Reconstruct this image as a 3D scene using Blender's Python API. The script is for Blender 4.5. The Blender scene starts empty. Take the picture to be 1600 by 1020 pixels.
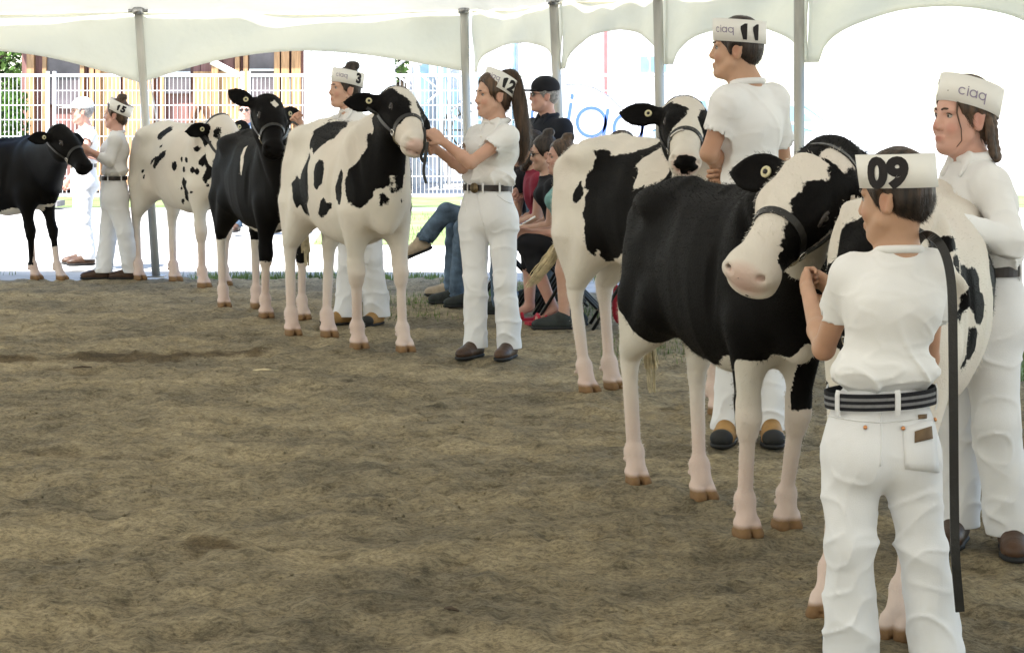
# Youth dairy-cattle show under an open-sided white tent
import bpy, math, random
import numpy as np
from mathutils import Vector, Matrix

# ---------------------------------------------------------------- camera, sky, sun, exposure
scene = bpy.context.scene
F, CX, HY, CH = 3300.0, 800.0, 175.0, 1.42       # focal length / centre / horizon row (1600 px wide picture), eye height
cam_d = bpy.data.cameras.new("camera")
cam = bpy.data.objects.new("camera", cam_d)
scene.collection.objects.link(cam)
cam.location = (0, 0, CH)
cam.rotation_euler = (math.radians(90), 0, 0)
cam_d.sensor_width = 36.0
cam_d.lens = 36.0 * F / 1600.0
cam_d.shift_y = -(510.0 - HY) / 1600.0
cam_d.clip_end = 2000
scene.camera = cam

SUN_EL, SUN_AZ = math.radians(58), math.radians(222)   # azimuth clockwise from +Y: high sun on the left
world = bpy.data.worlds.new("World"); scene.world = world; world.use_nodes = True
_nt = world.node_tree; _bg = _nt.nodes["Background"]
_sky = _nt.nodes.new("ShaderNodeTexSky"); _sky.sky_type = 'NISHITA'; _sky.sun_disc = False
_sky.sun_elevation = SUN_EL; _sky.sun_rotation = SUN_AZ; _sky.dust_density = 1.0; _sky.air_density = 1.0
_nt.links.new(_sky.outputs[0], _bg.inputs[0]); _bg.inputs[1].default_value = 0.15
sun_d = bpy.data.lights.new("sun", 'SUN'); sun_d.energy = 5.0; sun_d.angle = math.radians(0.5); sun_d.color = (1, .965, .915)
sun = bpy.data.objects.new("sun", sun_d); scene.collection.objects.link(sun)
_sd = Vector((math.sin(SUN_AZ) * math.cos(SUN_EL), math.cos(SUN_AZ) * math.cos(SUN_EL), math.sin(SUN_EL)))
sun.rotation_euler = _sd.to_track_quat('Z', 'Y').to_euler(); sun.location = (0, 0, 30)
vs = scene.view_settings
vs.view_transform = 'Standard'; vs.look = 'None'; vs.gamma = 1.0; vs.use_curve_mapping = False
vs.exposure = 1.84
scene.cycles.max_bounces = 8; scene.cycles.diffuse_bounces = 5; scene.cycles.transparent_max_bounces = 12
scene.cycles.caustics_reflective = False; scene.cycles.caustics_refractive = False
scene.cycles.use_denoising = True

# ---------------------------------------------------------------- helpers
rng = random.Random(7)
V = Vector
def gy(py): return F * CH / (py - HY)                       # distance of a ground point from its row
def G(px, py):                                              # ground point
    y = gy(py); return V(((px - CX) * y / F, y, 0))
def P(px, py, y): return V(((px - CX) * y / F, y, CH - (py - HY) * y / F))
def unit(v): v = V(v); return v / (v.length or 1)

def tag(o, label=None, cat=None, group=None, kind=None):
    if label: o["label"] = label
    if cat: o["category"] = cat
    if group: o["group"] = group
    if kind: o["kind"] = kind
    return o
def link(o, parent=None):
    scene.collection.objects.link(o)
    if parent is not None: o.parent = parent
    return o
def empty(name, loc=(0, 0, 0), rz=0.0):
    o = bpy.data.objects.new(name, None); o.empty_display_size = .1
    o.location = loc; o.rotation_euler = (0, 0, rz); return link(o)
def mesh_np(name, verts, quads, mat, parent=None, smooth=True, attrs=None):
    """verts (n,3) quads (m,4 or 3) numpy -> object"""
    me = bpy.data.meshes.new(name)
    verts = np.asarray(verts, np.float32); quads = np.asarray(quads, np.int32)
    n, m, k = len(verts), len(quads), quads.shape[1] if len(quads) else 4
    me.vertices.add(n); me.vertices.foreach_set("co", verts.ravel())
    me.loops.add(m * k); me.loops.foreach_set("vertex_index", quads.ravel())
    me.polygons.add(m)
    me.polygons.foreach_set("loop_start", np.arange(0, m * k, k, dtype=np.int32))
    if smooth: me.polygons.foreach_set("use_smooth", np.ones(m, bool))
    me.update(calc_edges=True)
    for an, av in (attrs or {}).items():
        a = me.attributes.new(an, 'FLOAT', 'POINT'); a.data.foreach_set("value", np.asarray(av, np.float32))
    if mat: me.materials.append(mat)
    return link(bpy.data.objects.new(name, me), parent)
def mesh_py(name, verts, faces, mat, parent=None, smooth=False):
    me = bpy.data.meshes.new(name); me.from_pydata([tuple(v) for v in verts], [], faces); me.update()
    if smooth: me.polygons.foreach_set("use_smooth", [True] * len(me.polygons))
    if mat: me.materials.append(mat)
    return link(bpy.data.objects.new(name, me), parent)

class MB:
    """collects simple shapes into one mesh"""
    def __init__(s): s.v = []; s.f = []
    def add(s, vs_, fs):
        o = len(s.v); s.v += [tuple(v) for v in vs_]; s.f += [tuple(i + o for i in f) for f in fs]
    def box(s, c, size, rot=None):
        c = V(c); hx, hy, hz = size[0] / 2, size[1] / 2, size[2] / 2
        pts = [V((x, y, z)) for x in (-hx, hx) for y in (-hy, hy) for z in (-hz, hz)]
        if rot is not None: pts = [rot @ p for p in pts]
        s.add([p + c for p in pts], [(0, 1, 3, 2), (4, 6, 7, 5), (0, 4, 5, 1), (2, 3, 7, 6), (0, 2, 6, 4), (1, 5, 7, 3)])
    def tube(s, pts, r, n=8, cap=True):
        pts = [V(p) for p in pts]; rings = []
        rs = r if isinstance(r, (list, tuple)) else [r] * len(pts)
        ref = None
        for i, p in enumerate(pts):
            d = unit(pts[min(i + 1, len(pts) - 1)] - pts[max(i - 1, 0)])
            if ref is None: ref = V((0, 0, 1)) if abs(d.z) < .9 else V((1, 0, 0))
            x = unit(ref - d * ref.dot(d)); y = d.cross(x); ref = x
            rings.append([p + (x * math.cos(2 * math.pi * k / n) + y * math.sin(2 * math.pi * k / n)) * rs[i] for k in range(n)])
        vs_ = [q for ring in rings for q in ring]; fs = []
        for i in range(len(pts) - 1):
            for k in range(n):
                k2 = (k + 1) % n
                fs.append((i * n + k, i * n + k2, (i + 1) * n + k2, (i + 1) * n + k))
        if cap:
            fs.append(tuple(range(n))[::-1]); fs.append(tuple((len(pts) - 1) * n + k for k in range(n)))
        s.add(vs_, fs)
    def strap(s, pts, nrm, w, t):
        """flat strap along pts; nrm(i) outward normal"""
        pts = [V(p) for p in pts]; vs_ = []
        for i, p in enumerate(pts):
            d = unit(pts[min(i + 1, len(pts) - 1)] - pts[max(i - 1, 0)])
            n = unit(nrm[i] if isinstance(nrm, list) else nrm); sd = unit(d.cross(n)); n = unit(sd.cross(d))
            for a, b in ((-.5, -.5), (.5, -.5), (.5, .5), (-.5, .5)): vs_.append(p + sd * a * w + n * b * t)
        fs = []
        for i in range(len(pts) - 1):
            for k in range(4):
                k2 = (k + 1) % 4; fs.append((i * 4 + k, i * 4 + k2, i * 4 + 4 + k2, i * 4 + 4 + k))
        e = (len(pts) - 1) * 4
        fs += [(3, 2, 1, 0), (e, e + 1, e + 2, e + 3)]
        s.add(vs_, fs)
    def build(s, name, mat, parent=None, smooth=False): return mesh_py(name, s.v, s.f, mat, parent, smooth)

def spline(pts, n):
    """Catmull-Rom through pts"""
    pts = [V(p) for p in pts]; q = [pts[0] * 2 - pts[1]] + pts + [pts[-1] * 2 - pts[-2]]; out = []
    for i in range(1, len(q) - 2):
        for k in range(n):
            t = k / n; a, b, c, d = q[i - 1], q[i], q[i + 1], q[i + 2]
            out.append(.5 * ((2 * b) + (c - a) * t + (2 * a - 5 * b + 4 * c - d) * t * t + (3 * b - a - 3 * c + d) * t ** 3))
    return out + [pts[-1]]

# ---------------------------------------------------------------- implicit-surface modeller (smooth unions, surface nets)
class SDF:
    def __init__(s): s.pr = []
    def cone(s, a, b, ra, rb=None, k=.02, op='u', sq=None):
        """tapered capsule; sq = list of (direction, factor>=1) flattening"""
        s.pr.append((np.array(a, float), np.array(b, float), ra, ra if rb is None else rb, k, op, sq)); return s
    def ell(s, c, r, rot=None, k=.02, op='u'):
        R = max(r); m = np.array(rot, float) if rot is not None else np.eye(3)
        s.pr.append((np.array(c, float), np.array(c, float), R, R, k, op, [(m[:, i], R / r[i]) for i in range(3) if R / r[i] > 1.0001])); return s
    def chain(s, pts, rs, k=.02, sq=None, op='u'):
        for i in range(len(pts) - 1): s.cone(pts[i], pts[i + 1], rs[i], rs[i + 1], k if i else k, op, sq)
        return s
    def loft(s, st, k=.03, op='u', n=2.3):
        """body along local x: stations (x, zc, half width, half height up, half height down)"""
        s.pr.append(('loft', np.array(sorted(st), float), n, None, k, op, None)); return s
    def mesh(s, h, disp=None):
        band = 3 * h; lo = np.full(3, 1e9); hi = -lo
        for p in s.pr:
            if p[5] == 's': continue
            if isinstance(p[0], str):
                st = p[1]; a = np.array([st[0, 0], -st[:, 2].max(), (st[:, 1] - st[:, 4]).min()]); b = np.array([st[-1, 0], st[:, 2].max(), (st[:, 1] + st[:, 3]).max()])
            else:
                r = max(p[2], p[3]); a = np.minimum(p[0], p[1]) - r; b = np.maximum(p[0], p[1]) + r
            lo = np.minimum(lo, a); hi = np.maximum(hi, b)
        lo = lo - .035; hi = hi + .035
        N = np.ceil((hi - lo) / h).astype(int) + 1
        D = np.full(N, .08, np.float32)
        for p in s.pr:
            k, op = p[4], p[5]; mg = k + band + .004
            if isinstance(p[0], str):
                st = p[1]; a = np.array([st[0, 0], -st[:, 2].max(), (st[:, 1] - st[:, 4]).min()]) - mg; b = np.array([st[-1, 0], st[:, 2].max(), (st[:, 1] + st[:, 3]).max()]) + mg
            else:
                r = max(p[2], p[3]); a = np.minimum(p[0], p[1]) - r - mg; b = np.maximum(p[0], p[1]) + r + mg
            i0 = np.maximum(((a - lo) / h).astype(int), 0); i1 = np.minimum(((b - lo) / h).astype(int) + 2, N)
            if (i1 <= i0).any(): continue
            gx = (lo[0] + h * np.arange(i0[0], i1[0]))[:, None, None]; gyy = (lo[1] + h * np.arange(i0[1], i1[1]))[None, :, None]; gz = (lo[2] + h * np.arange(i0[2], i1[2]))[None, None, :]
            sl = tuple(slice(i0[j], i1[j]) for j in range(3))
            if isinstance(p[0], str):
                xs = gx[:, 0, 0]; st = p[1]; n = p[2]
                zc = np.interp(xs, st[:, 0], st[:, 1]); hw = np.interp(xs, st[:, 0], st[:, 2]); hu = np.interp(xs, st[:, 0], st[:, 3]); hd = np.interp(xs, st[:, 0], st[:, 4])
                dz = gz - zc[:, None, None]
                hh = np.where(dz > 0, hu[:, None, None], hd[:, None, None]); w = hw[:, None, None]
                q = (np.abs(gyy / w) ** n + np.abs(dz / hh) ** n) ** (1 / n)
                d = (q - 1) * np.minimum(w, hh) * .9
                ex = np.maximum(np.maximum(st[0, 0] - gx, gx - st[-1, 0]), 0)
                d = (d + ex).astype(np.float32)
            else:
                A, B, ra, rb, _, _, sq = p
                M = np.eye(3)
                for dr, fc in (sq or []):
                    dr = np.array(dr, float); dr = dr / np.linalg.norm(dr); M = M @ (np.eye(3) + (fc - 1) * np.outer(dr, dr))
                sc = 1.0 if not sq else 1.0 / (max(f for _, f in sq) ** .6)
                rel = [gx - A[0], gyy - A[1], gz - A[2]]
                q = rel if not sq else [M[i, 0] * rel[0] + M[i, 1] * rel[1] + M[i, 2] * rel[2] for i in range(3)]
                ba = M @ (B - A); bb = ba @ ba
                if bb < 1e-12:
                    d = np.sqrt(q[0] ** 2 + q[1] ** 2 + q[2] ** 2) - ra
                else:
                    t = np.clip((q[0] * ba[0] + q[1] * ba[1] + q[2] * ba[2]) / bb, 0, 1)
                    d = np.sqrt((q[0] - t * ba[0]) ** 2 + (q[1] - t * ba[1]) ** 2 + (q[2] - t * ba[2]) ** 2) - (ra + (rb - ra) * t)
                d = (d * sc).astype(np.float32)
            d = np.broadcast_to(d, D[sl].shape)
            if op == 'u':
                e = D[sl]; g = np.clip(.5 + .5 * (e - d) / k, 0, 1); D[sl] = e + (d - e) * g - k * g * (1 - g)
            elif op == 's':
                e = D[sl]; g = np.clip(.5 - .5 * (e + d) / k, 0, 1); D[sl] = e + (-d - e) * g + k * g * (1 - g)
        if disp is not None:
            idx = np.argwhere(np.abs(D) < band * 1.5)
            D[idx[:, 0], idx[:, 1], idx[:, 2]] += disp(lo + h * idx).astype(np.float32)
        return nets(D, lo, h)

def nets(D, lo, h):
    D[0] = D[-1] = .05; D[:, 0] = D[:, -1] = .05; D[:, :, 0] = D[:, :, -1] = .05
    S = D < 0
    nx, ny, nz = D.shape
    cnt = np.zeros((nx - 1, ny - 1, nz - 1), np.int8)
    for i in (0, 1):
        for j in (0, 1):
            for k in (0, 1): cnt += S[i:nx - 1 + i, j:ny - 1 + j, k:nz - 1 + k]
    act = (cnt > 0) & (cnt < 8)
    ijk = np.argwhere(act); n = len(ijk)
    idx = np.full(act.shape, -1, np.int32); idx[act] = np.arange(n)
    acc = np.zeros((n, 3), np.float32); c = np.zeros(n, np.float32)
    off = [(i, j, k) for i in (0, 1) for j in (0, 1) for k in (0, 1)]
    val = {o: D[ijk[:, 0] + o[0], ijk[:, 1] + o[1], ijk[:, 2] + o[2]] for o in off}
    for o in off:
        for ax in range(3):
            if o[ax] == 0:
                o2 = list(o); o2[ax] = 1; a, b = val[o], val[tuple(o2)]
                m = (a < 0) != (b < 0)
                t = np.where(m, a / np.where(m, a - b, 1), 0)
                for q in range(3): acc[:, q] += np.where(m, o[q] + (t if q == ax else 0), 0)
                c += m
    vert = lo + h * (ijk + acc / c[:, None])
    quads = []
    for ax in range(3):
        a = [slice(1, -1)] * 3; b = [slice(1, -1)] * 3; a[ax] = slice(0, -1); b[ax] = slice(1, None)
        s0, s1 = S[tuple(a)], S[tuple(b)]
        e = np.argwhere(s0 != s1)
        if not len(e): continue
        pos = s0[e[:, 0], e[:, 1], e[:, 2]]
        base = e.copy()
        for q in range(3):
            if q != ax: base[:, q] += 1
        u, v = (ax + 1) % 3, (ax + 2) % 3
        def cell(du, dv):
            g = base.copy(); g[:, u] -= du; g[:, v] -= dv; return idx[g[:, 0], g[:, 1], g[:, 2]]
        q4 = np.stack([cell(1, 1), cell(0, 1), cell(0, 0), cell(1, 0)], 1)
        q4[~pos] = q4[~pos][:, ::-1]
        quads.append(q4)
    return vert, np.concatenate(quads)

_nrs = np.random.RandomState(3)
_NW = [(_nrs.normal(size=(14, 3)), _nrs.uniform(0, 6.28, 14)) for _ in range(3)]
def wob(p, scale, i=0):
    """cheap smooth noise, about -1..1"""
    w, ph = _NW[i]; return np.sin(p @ (w.T * scale) + ph).sum(1) / 4.5
def poly_sd(pts, poly):
    """signed distance (positive inside) of 2-D points to a polygon"""
    poly = np.asarray(poly, float); d = np.full(len(pts), 1e9); ins = np.zeros(len(pts), bool)
    for i in range(len(poly)):
        a, b = poly[i - 1], poly[i]; e = b - a; w = pts - a
        t = np.clip((w @ e) / max(e @ e, 1e-12), 0, 1); d = np.minimum(d, ((w - t[:, None] * e) ** 2).sum(1))
        c = ((a[1] > pts[:, 1]) != (b[1] > pts[:, 1]))
        with np.errstate(divide='ignore', invalid='ignore'):
            xi = a[0] + (pts[:, 1] - a[1]) * e[0] / (e[1] if e[1] else 1e-12)
        ins ^= c & (pts[:, 0] < xi)
    d = np.sqrt(d); return np.where(ins, d, -d)
# ---------------------------------------------------------------- materials
def mat(name, col, rough=.7, var=.12, vscale=8.0, bump=0.0, bscale=60.0, spec=.3, metal=0.0, sheen=0.0, obj=True, col2=None, stretch=None, trans=0.0, detail=5.0):
    m = bpy.data.materials.new(name); m.use_nodes = True; nt = m.node_tree; b = nt.nodes["Principled BSDF"]
    N = nt.nodes.new; L = nt.links.new
    tc = N("ShaderNodeTexCoord"); src = tc.outputs["Object"]
    if stretch:
        mp = N("ShaderNodeMapping"); mp.inputs["Scale"].default_value = stretch; L(src, mp.inputs[0]); src = mp.outputs[0]
    nz = N("ShaderNodeTexNoise"); nz.inputs["Scale"].default_value = vscale; nz.inputs["Detail"].default_value = detail; L(src, nz.inputs[0])
    mx = N("ShaderNodeMix"); mx.data_type = 'RGBA'
    c = V(col[:3]); c2 = V(col2[:3]) if col2 else c * (1 - var * 2)
    c1 = c if col2 else c * (1 + var * .6)
    mr = N("ShaderNodeMapRange"); mr.inputs[1].default_value = .3; mr.inputs[2].default_value = .7; L(nz.outputs[0], mr.inputs[0])
    L(mr.outputs[0], mx.inputs[0]); mx.inputs[6].default_value = (*[min(1, x) for x in c2], 1); mx.inputs[7].default_value = (*[min(1, x) for x in c1], 1)
    L(mx.outputs[2], b.inputs["Base Color"])
    b.inputs["Roughness"].default_value = rough; b.inputs["Metallic"].default_value = metal; b.inputs["Specular IOR Level"].default_value = spec
    if sheen: b.inputs["Sheen Weight"].default_value = sheen; b.inputs["Sheen Roughness"].default_value = .5
    if trans: b.inputs["Transmission Weight"].default_value = trans
    if bump:
        n2 = N("ShaderNodeTexNoise"); n2.inputs["Scale"].default_value = bscale; n2.inputs["Detail"].default_value = 4; L(src, n2.inputs[0])
        bp = N("ShaderNodeBump"); bp.inputs["Strength"].default_value = bump; bp.inputs["Distance"].default_value = .01
        L(n2.outputs[0], bp.inputs["Height"]); L(bp.outputs[0], b.inputs["Normal"])
    return m
def node(m, t): return m.node_tree.nodes.new(t)

def coat_material(name, white=(.72, .675, .60), black=(.0034, .0030, .0029)):
    m = bpy.data.materials.new(name); m.use_nodes = True; nt = m.node_tree; b = nt.nodes["Principled BSDF"]; N = nt.nodes.new; L = nt.links.new
    tc = N("ShaderNodeTexCoord")
    at = {k: N("ShaderNodeAttribute") for k in ("blk", "pnk", "hof")}
    for k, a in at.items(): a.attribute_name = k
    n1 = N("ShaderNodeTexNoise"); n1.inputs["Scale"].default_value = 55; n1.inputs["Detail"].default_value = 3; L(tc.outputs["Object"], n1.inputs[0])
    ma = N("ShaderNodeMath"); ma.operation = 'MULTIPLY_ADD'; L(n1.outputs[0], ma.inputs[0]); ma.inputs[1].default_value = .026; ma.inputs[2].default_value = -.013
    ad = N("ShaderNodeMath"); ad.operation = 'ADD'; L(at["blk"].outputs["Fac"], ad.inputs[0]); L(ma.outputs[0], ad.inputs[1])
    mr = N("ShaderNodeMapRange"); mr.inputs[1].default_value = -.0025; mr.inputs[2].default_value = .0025; L(ad.outputs[0], mr.inputs[0])
    n2 = N("ShaderNodeTexNoise"); n2.inputs["Scale"].default_value = 5; n2.inputs["Detail"].default_value = 6; L(tc.outputs["Object"], n2.inputs[0])
    w = N("ShaderNodeMix"); w.data_type = 'RGBA'; L(n2.outputs[0], w.inputs[0]); w.inputs[6].default_value = (*(V(white) * .82), 1); w.inputs[7].default_value = (*(V(white) * 1.1), 1)
    pk = N("ShaderNodeMix"); pk.data_type = 'RGBA'; L(at["pnk"].outputs["Fac"], pk.inputs[0]); L(w.outputs[2], pk.inputs[6]); pk.inputs[7].default_value = (.62, .42, .36, 1)
    bw = N("ShaderNodeMix"); bw.data_type = 'RGBA'; L(mr.outputs[0], bw.inputs[0]); L(pk.outputs[2], bw.inputs[6])
    kb = N("ShaderNodeMix"); kb.data_type = 'RGBA'; L(n2.outputs[0], kb.inputs[0]); kb.inputs[6].default_value = (*black, 1); kb.inputs[7].default_value = (*(V(black) * 1.7), 1); L(kb.outputs[2], bw.inputs[7])
    hf = N("ShaderNodeMix"); hf.data_type = 'RGBA'; L(at["hof"].outputs["Fac"], hf.inputs[0]); L(bw.outputs[2], hf.inputs[6]); hf.inputs[7].default_value = (.22, .13, .065, 1)
    L(hf.outputs[2], b.inputs["Base Color"])
    b.inputs["Roughness"].default_value = .62; b.inputs["Specular IOR Level"].default_value = .07
    b.inputs["Sheen Weight"].default_value = .0; b.inputs["Sheen Roughness"].default_value = .4
    # short hair: fine streaks
    mp = N("ShaderNodeMapping"); mp.inputs["Scale"].default_value = (60, 220, 90); L(tc.outputs["Object"], mp.inputs[0])
    n3 = N("ShaderNodeTexNoise"); n3.inputs["Scale"].default_value = 1.6; n3.inputs["Detail"].default_value = 3; L(mp.outputs[0], n3.inputs[0])
    bp = N("ShaderNodeBump"); bp.inputs["Strength"].default_value = .35; bp.inputs["Distance"].default_value = .006; L(n3.outputs[0], bp.inputs["Height"]); L(bp.outputs[0], b.inputs["Normal"])
    return m
M = {}
M['coat'] = coat_material('holstein_coat')
M['eye'] = mat('dark_eye', (.012, .009, .007), .08, .1, spec=.6)
M['eyelid'] = mat('lid_skin', (.055, .046, .042), .5)
M['leather_black'] = mat('black_leather', (.016, .015, .014), .38, .2, 30, .15, 200, .45)
M['chain'] = mat('chrome_chain', (.55, .53, .5), .25, .1, metal=1.0)
M['tag'] = mat('ear_tag_plastic', (.72, .66, .42), .5, .08, 20)
M['tail_hair'] = mat('cream_tail_hair', (.66, .56, .36), .6, .25, 30)
# ---------------------------------------------------------------- cattle
from mathutils.bvhtree import BVHTree
class Cow: pass
FOOT = []
def body_poly(L, poly, side, soft=.03):
    """patch on one flank: polygon in (x, z); side +1 left, -1 right, 0 both"""
    d = poly_sd(L[:, [0, 2]], poly)
    if side: d = np.minimum(d, (L[:, 1] * side + soft) * 4)
    return d
def make_cow(label, phi, s, front, rear, poll, muzzle, roll=0.0, patches=None, base='white', h=.0098, tail='down',
             halter=True, tags=(1, -1), ear_up=(0.0, 0.0), belly=0.0, neck_fat=1.0, group="cattle lined up in the show ring", shift=0.0, pinkleg=1.0, chain=True, slim=.95, legw=.9, fuzz=0, hscale=1.02, ear_back=.15, wdir=None, extra=(), eye_u=.147):
    """front = (left hoof, right hoof), rear likewise, as ground points; phi = heading turned from +X towards the viewer"""
    rz = -math.radians(phi); hd = V((math.cos(rz), math.sin(rz), 0))
    fm = (front[0] + front[1]) / 2; rm = (rear[0] + rear[1]) / 2
    root_p = fm + (rm - fm) * .4 + hd * shift
    root = empty("dairy_heifer", root_p, rz); tag(root, label, "cow", group)
    inv = Matrix.Rotation(-rz, 3, 'Z')
    FOOT.extend((p + hd * .03 * s, .055) for p in (*front, *rear))
    loc = lambda p: inv @ (V(p) - root_p)
    FL, FR, RL, RR = [loc(p) for p in (*front, *rear)]
    S = SDF(); sc = lambda *t: V(t) * s
    st = [(-.87, 1.06, .03, .04, .06), (-.82, 1.04, .12, .16, .20), (-.70, 1.01, .185, .245, .28), (-.52, .99, .205, .305, .30), (-.35, .97, .215, .305, .31 + belly * .5),
          (-.15, .94, .245, .33, .345 + belly), (.05, .93, .25, .335, .36 + belly), (.22, .93, .225, .345, .335 + belly * .5), (.38, .94, .19, .35, .30), (.52, .95, .155, .27, .25), (.61, .95, .09, .17, .18), (.65, .94, .03, .06, .08)]
    S.loft([(a * s, b * s, c * s * slim, d * s, e * s) for a, b, c, d, e in st], k=.03 * s, n=2.25)
    for sd in (1, -1):
        y = sd * slim
        S.ell(sc(-.52, .145 * y, 1.19), [.12 * s, .05 * s, .05 * s], k=.10 * s)
        S.ell(sc(-.79, .085 * y, 1.12), [.07 * s, .045 * s, .06 * s], k=.06 * s)
        S.ell(sc(-.64, .125 * y, .90), [.175 * s, .085 * s, .27 * s], k=.06 * s)
        S.ell(sc(.37, .135 * y, 1.00), [.115 * s, .07 * s, .27 * s], Matrix.Rotation(.28, 3, 'Y'), k=.05 * s)
        S.ell(sc(.46, .115 * y, .85), [.09 * s, .055 * s, .12 * s], k=.08 * s)
        # front leg
        H = FL if sd > 0 else FR; w = legw
        E = sc(.39, .135 * y, .80)
        def lp(z, dx=0, e=E, hh=H, top=.80):
            t = 1 - z / top; return V((e.x + (hh.x - e.x) * t + dx * s, e.y + (hh.y - e.y) * t, z * s))
        k1, k2, fe, pa = lp(.50, .005), lp(.405, .008), lp(.135, -.012), lp(.07, .01)
        S.cone(E, k1, .084 * s * w, .046 * s * w, k=.07 * s); S.cone(k1, k2, .052 * s * w, .047 * s * w, k=.02 * s)
        S.ell(lp(.45, .022), [.048 * s * w, .052 * s * w, .058 * s * w], k=.015 * s)
        S.cone(k2, fe, .033 * s * w, .030 * s * w, k=.02 * s); S.ell(fe, [.044 * s * w, .044 * s * w, .042 * s * w], k=.018 * s)
        S.cone(fe, pa, .041 * s * w, .042 * s * w, k=.015 * s)
        for c in (1, -1):
            S.cone(lp(.055, .008) + V((0, c * .023 * s, 0)), V((H.x + .055 * s, H.y + c * .026 * s, .018 * s)), .030 * s, .022 * s, k=.008 * s)
            S.cone(V((H.x - .005 * s, H.y + c * .024 * s, .02 * s)), V((H.x + .05 * s, H.y + c * .026 * s, .014 * s)), .028 * s, .024 * s, k=.006 * s)
            S.ell(lp(.10, -.045) + V((0, c * .02 * s, 0)), [.014 * s] * 3, k=.008 * s)
        S.cone(V((H.x + .02 * s, H.y, .0)), V((H.x + .10 * s, H.y, .045 * s)), .005 * s, .008 * s, k=.006 * s, op='s')
        # hind leg
        H = RL if sd > 0 else RR
        E = sc(-.55, .135 * y, .80); K = V((-.05 * s + H.x * .85 - .12 * s, (E.y + 2 * H.y) / 3, .50 * s))
        st_ = sc(-.46, .125 * y, .78)
        S.cone(st_, K + V((.03 * s, 0, .06 * s)), .100 * s, .046 * s * w, k=.09 * s)
        S.cone(sc(-.66, .13 * y, .80), K + V((0, 0, .05 * s)), .11 * s, .036 * s * w, k=.05 * s)
        S.ell(K, [.052 * s * w, .040 * s * w, .068 * s * w], k=.025 * s); S.cone(K + V((-.045 * s, 0, .05 * s)), K + V((-.03 * s, 0, -.02 * s)), .024 * s, .022 * s, k=.02 * s)
        fe = V((H.x - .03 * s, H.y, .135 * s)); pa = V((H.x - .005 * s, H.y, .07 * s))
        S.cone(K + V((0, 0, -.05 * s)), fe, .035 * s * w, .031 * s * w, k=.02 * s); S.ell(fe, [.045 * s * w, .044 * s * w, .042 * s * w], k=.018 * s); S.cone(fe, pa, .041 * s, .042 * s, k=.015 * s)
        for c in (1, -1):
            S.cone(pa + V((-.005 * s, c * .023 * s, -.015 * s)), V((H.x + .055 * s, H.y + c * .026 * s, .018 * s)), .030 * s, .022 * s, k=.008 * s)
            S.cone(V((H.x - .005 * s, H.y + c * .024 * s, .02 * s)), V((H.x + .05 * s, H.y + c * .026 * s, .014 * s)), .028 * s, .024 * s, k=.006 * s)
            S.ell(fe + V((-.04 * s, c * .02 * s, -.035 * s)), [.014 * s] * 3, k=.008 * s)
        S.cone(V((H.x + .02 * s, H.y, .0)), V((H.x + .10 * s, H.y, .045 * s)), .005 * s, .008 * s, k=.006 * s, op='s')
    for sd in (1, -1):
        y = sd * slim
        S.ell(sc(-.34, .245 * y, 1.13), [.11 * s, .045 * s, .075 * s], None, .09 * s, 's')
        S.ell(sc(.235, .262 * y, .93), [.035 * s, .040 * s, .24 * s], Matrix.Rotation(.12, 3, 'Y'), .05 * s, 's')
        S.ell(sc(.52, .175 * y, 1.05), [.04 * s, .045 * s, .17 * s], Matrix.Rotation(-.5, 3, 'Y'), .05 * s, 's')
        S.ell(sc(-.66, .225 * y, 1.13), [.10 * s, .04 * s, .05 * s], None, .07 * s, 's')
    # spine ridge, brisket
    S.chain([sc(-.72, 0, 1.245), sc(-.40, 0, 1.265), sc(0, 0, 1.245), sc(.30, 0, 1.275)], [.028 * s] * 4, k=.05 * s)
    S.ell(sc(.57, 0, .80), [.085 * s, .075 * s, .14 * s], k=.06 * s)
    # head frame: u down the face, w to the animal's left, v out of the forehead
    hp, hm = loc(poll), loc(muzzle)
    u = unit(hm - hp); up = V((0, 0, 1)); fwd = V((1, 0, 0))
    ref = up * .75 + fwd * .25 if abs(u.z) < .8 else fwd
    v = unit(ref - u * ref.dot(u)); w_ = v.cross(u)
    if roll:
        q = Matrix.Rotation(roll, 3, u); v = q @ v; w_ = q @ w_
    if wdir is not None:
        w_ = inv @ V(wdir); w_ = unit(w_ - u * w_.dot(u)); v = u.cross(w_)
    hs = s * hscale
    hl = lambda a, b, c: hp + (u * a + w_ * b + v * c) * hs
    HR = np.array([list(u), list(w_), list(v)]).T
    E = lambda c, r, k=.03, op='u', R=HR: S.ell(hl(*c), [x * hs for x in r], R, k * hs, op)
    C = lambda a, b, ra, rb, k=.03, sq=None, op='u': S.cone(hl(*a), hl(*b), ra * hs, rb * hs, k * hs, op, sq)
    C((.02, 0, -.075), (.17, 0, -.075), .100, .098, sq=[(v, 1.25)])
    E((.07, 0, -.065), (.12, .095, .075))
    C((.14, 0, -.070), (.37, 0, -.068), .082, .062, sq=[(w_, 1.08)], k=.04)
    C((.12, 0, -.15), (.36, 0, -.105), .060, .042, k=.04)
    for sd in (1, -1):
        E((.12, .048 * sd, -.12), (.095, .042, .075), k=.04)
        E((eye_u - .002, .078 * sd, -.050), (.044, .024, .034), k=.02)
        E((eye_u - .012, .074 * sd, -.028), (.05, .02, .016), k=.02)
    E((-.012, 0, -.065), (.05, .058, .048), k=.03)
    E((.408, 0, -.078), (.050, .078, .062), k=.03)
    E((.425, 0, -.118), (.032, .058, .028), k=.02)
    E((.438, 0, -.062), (.028, .070, .040), k=.015)
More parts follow.
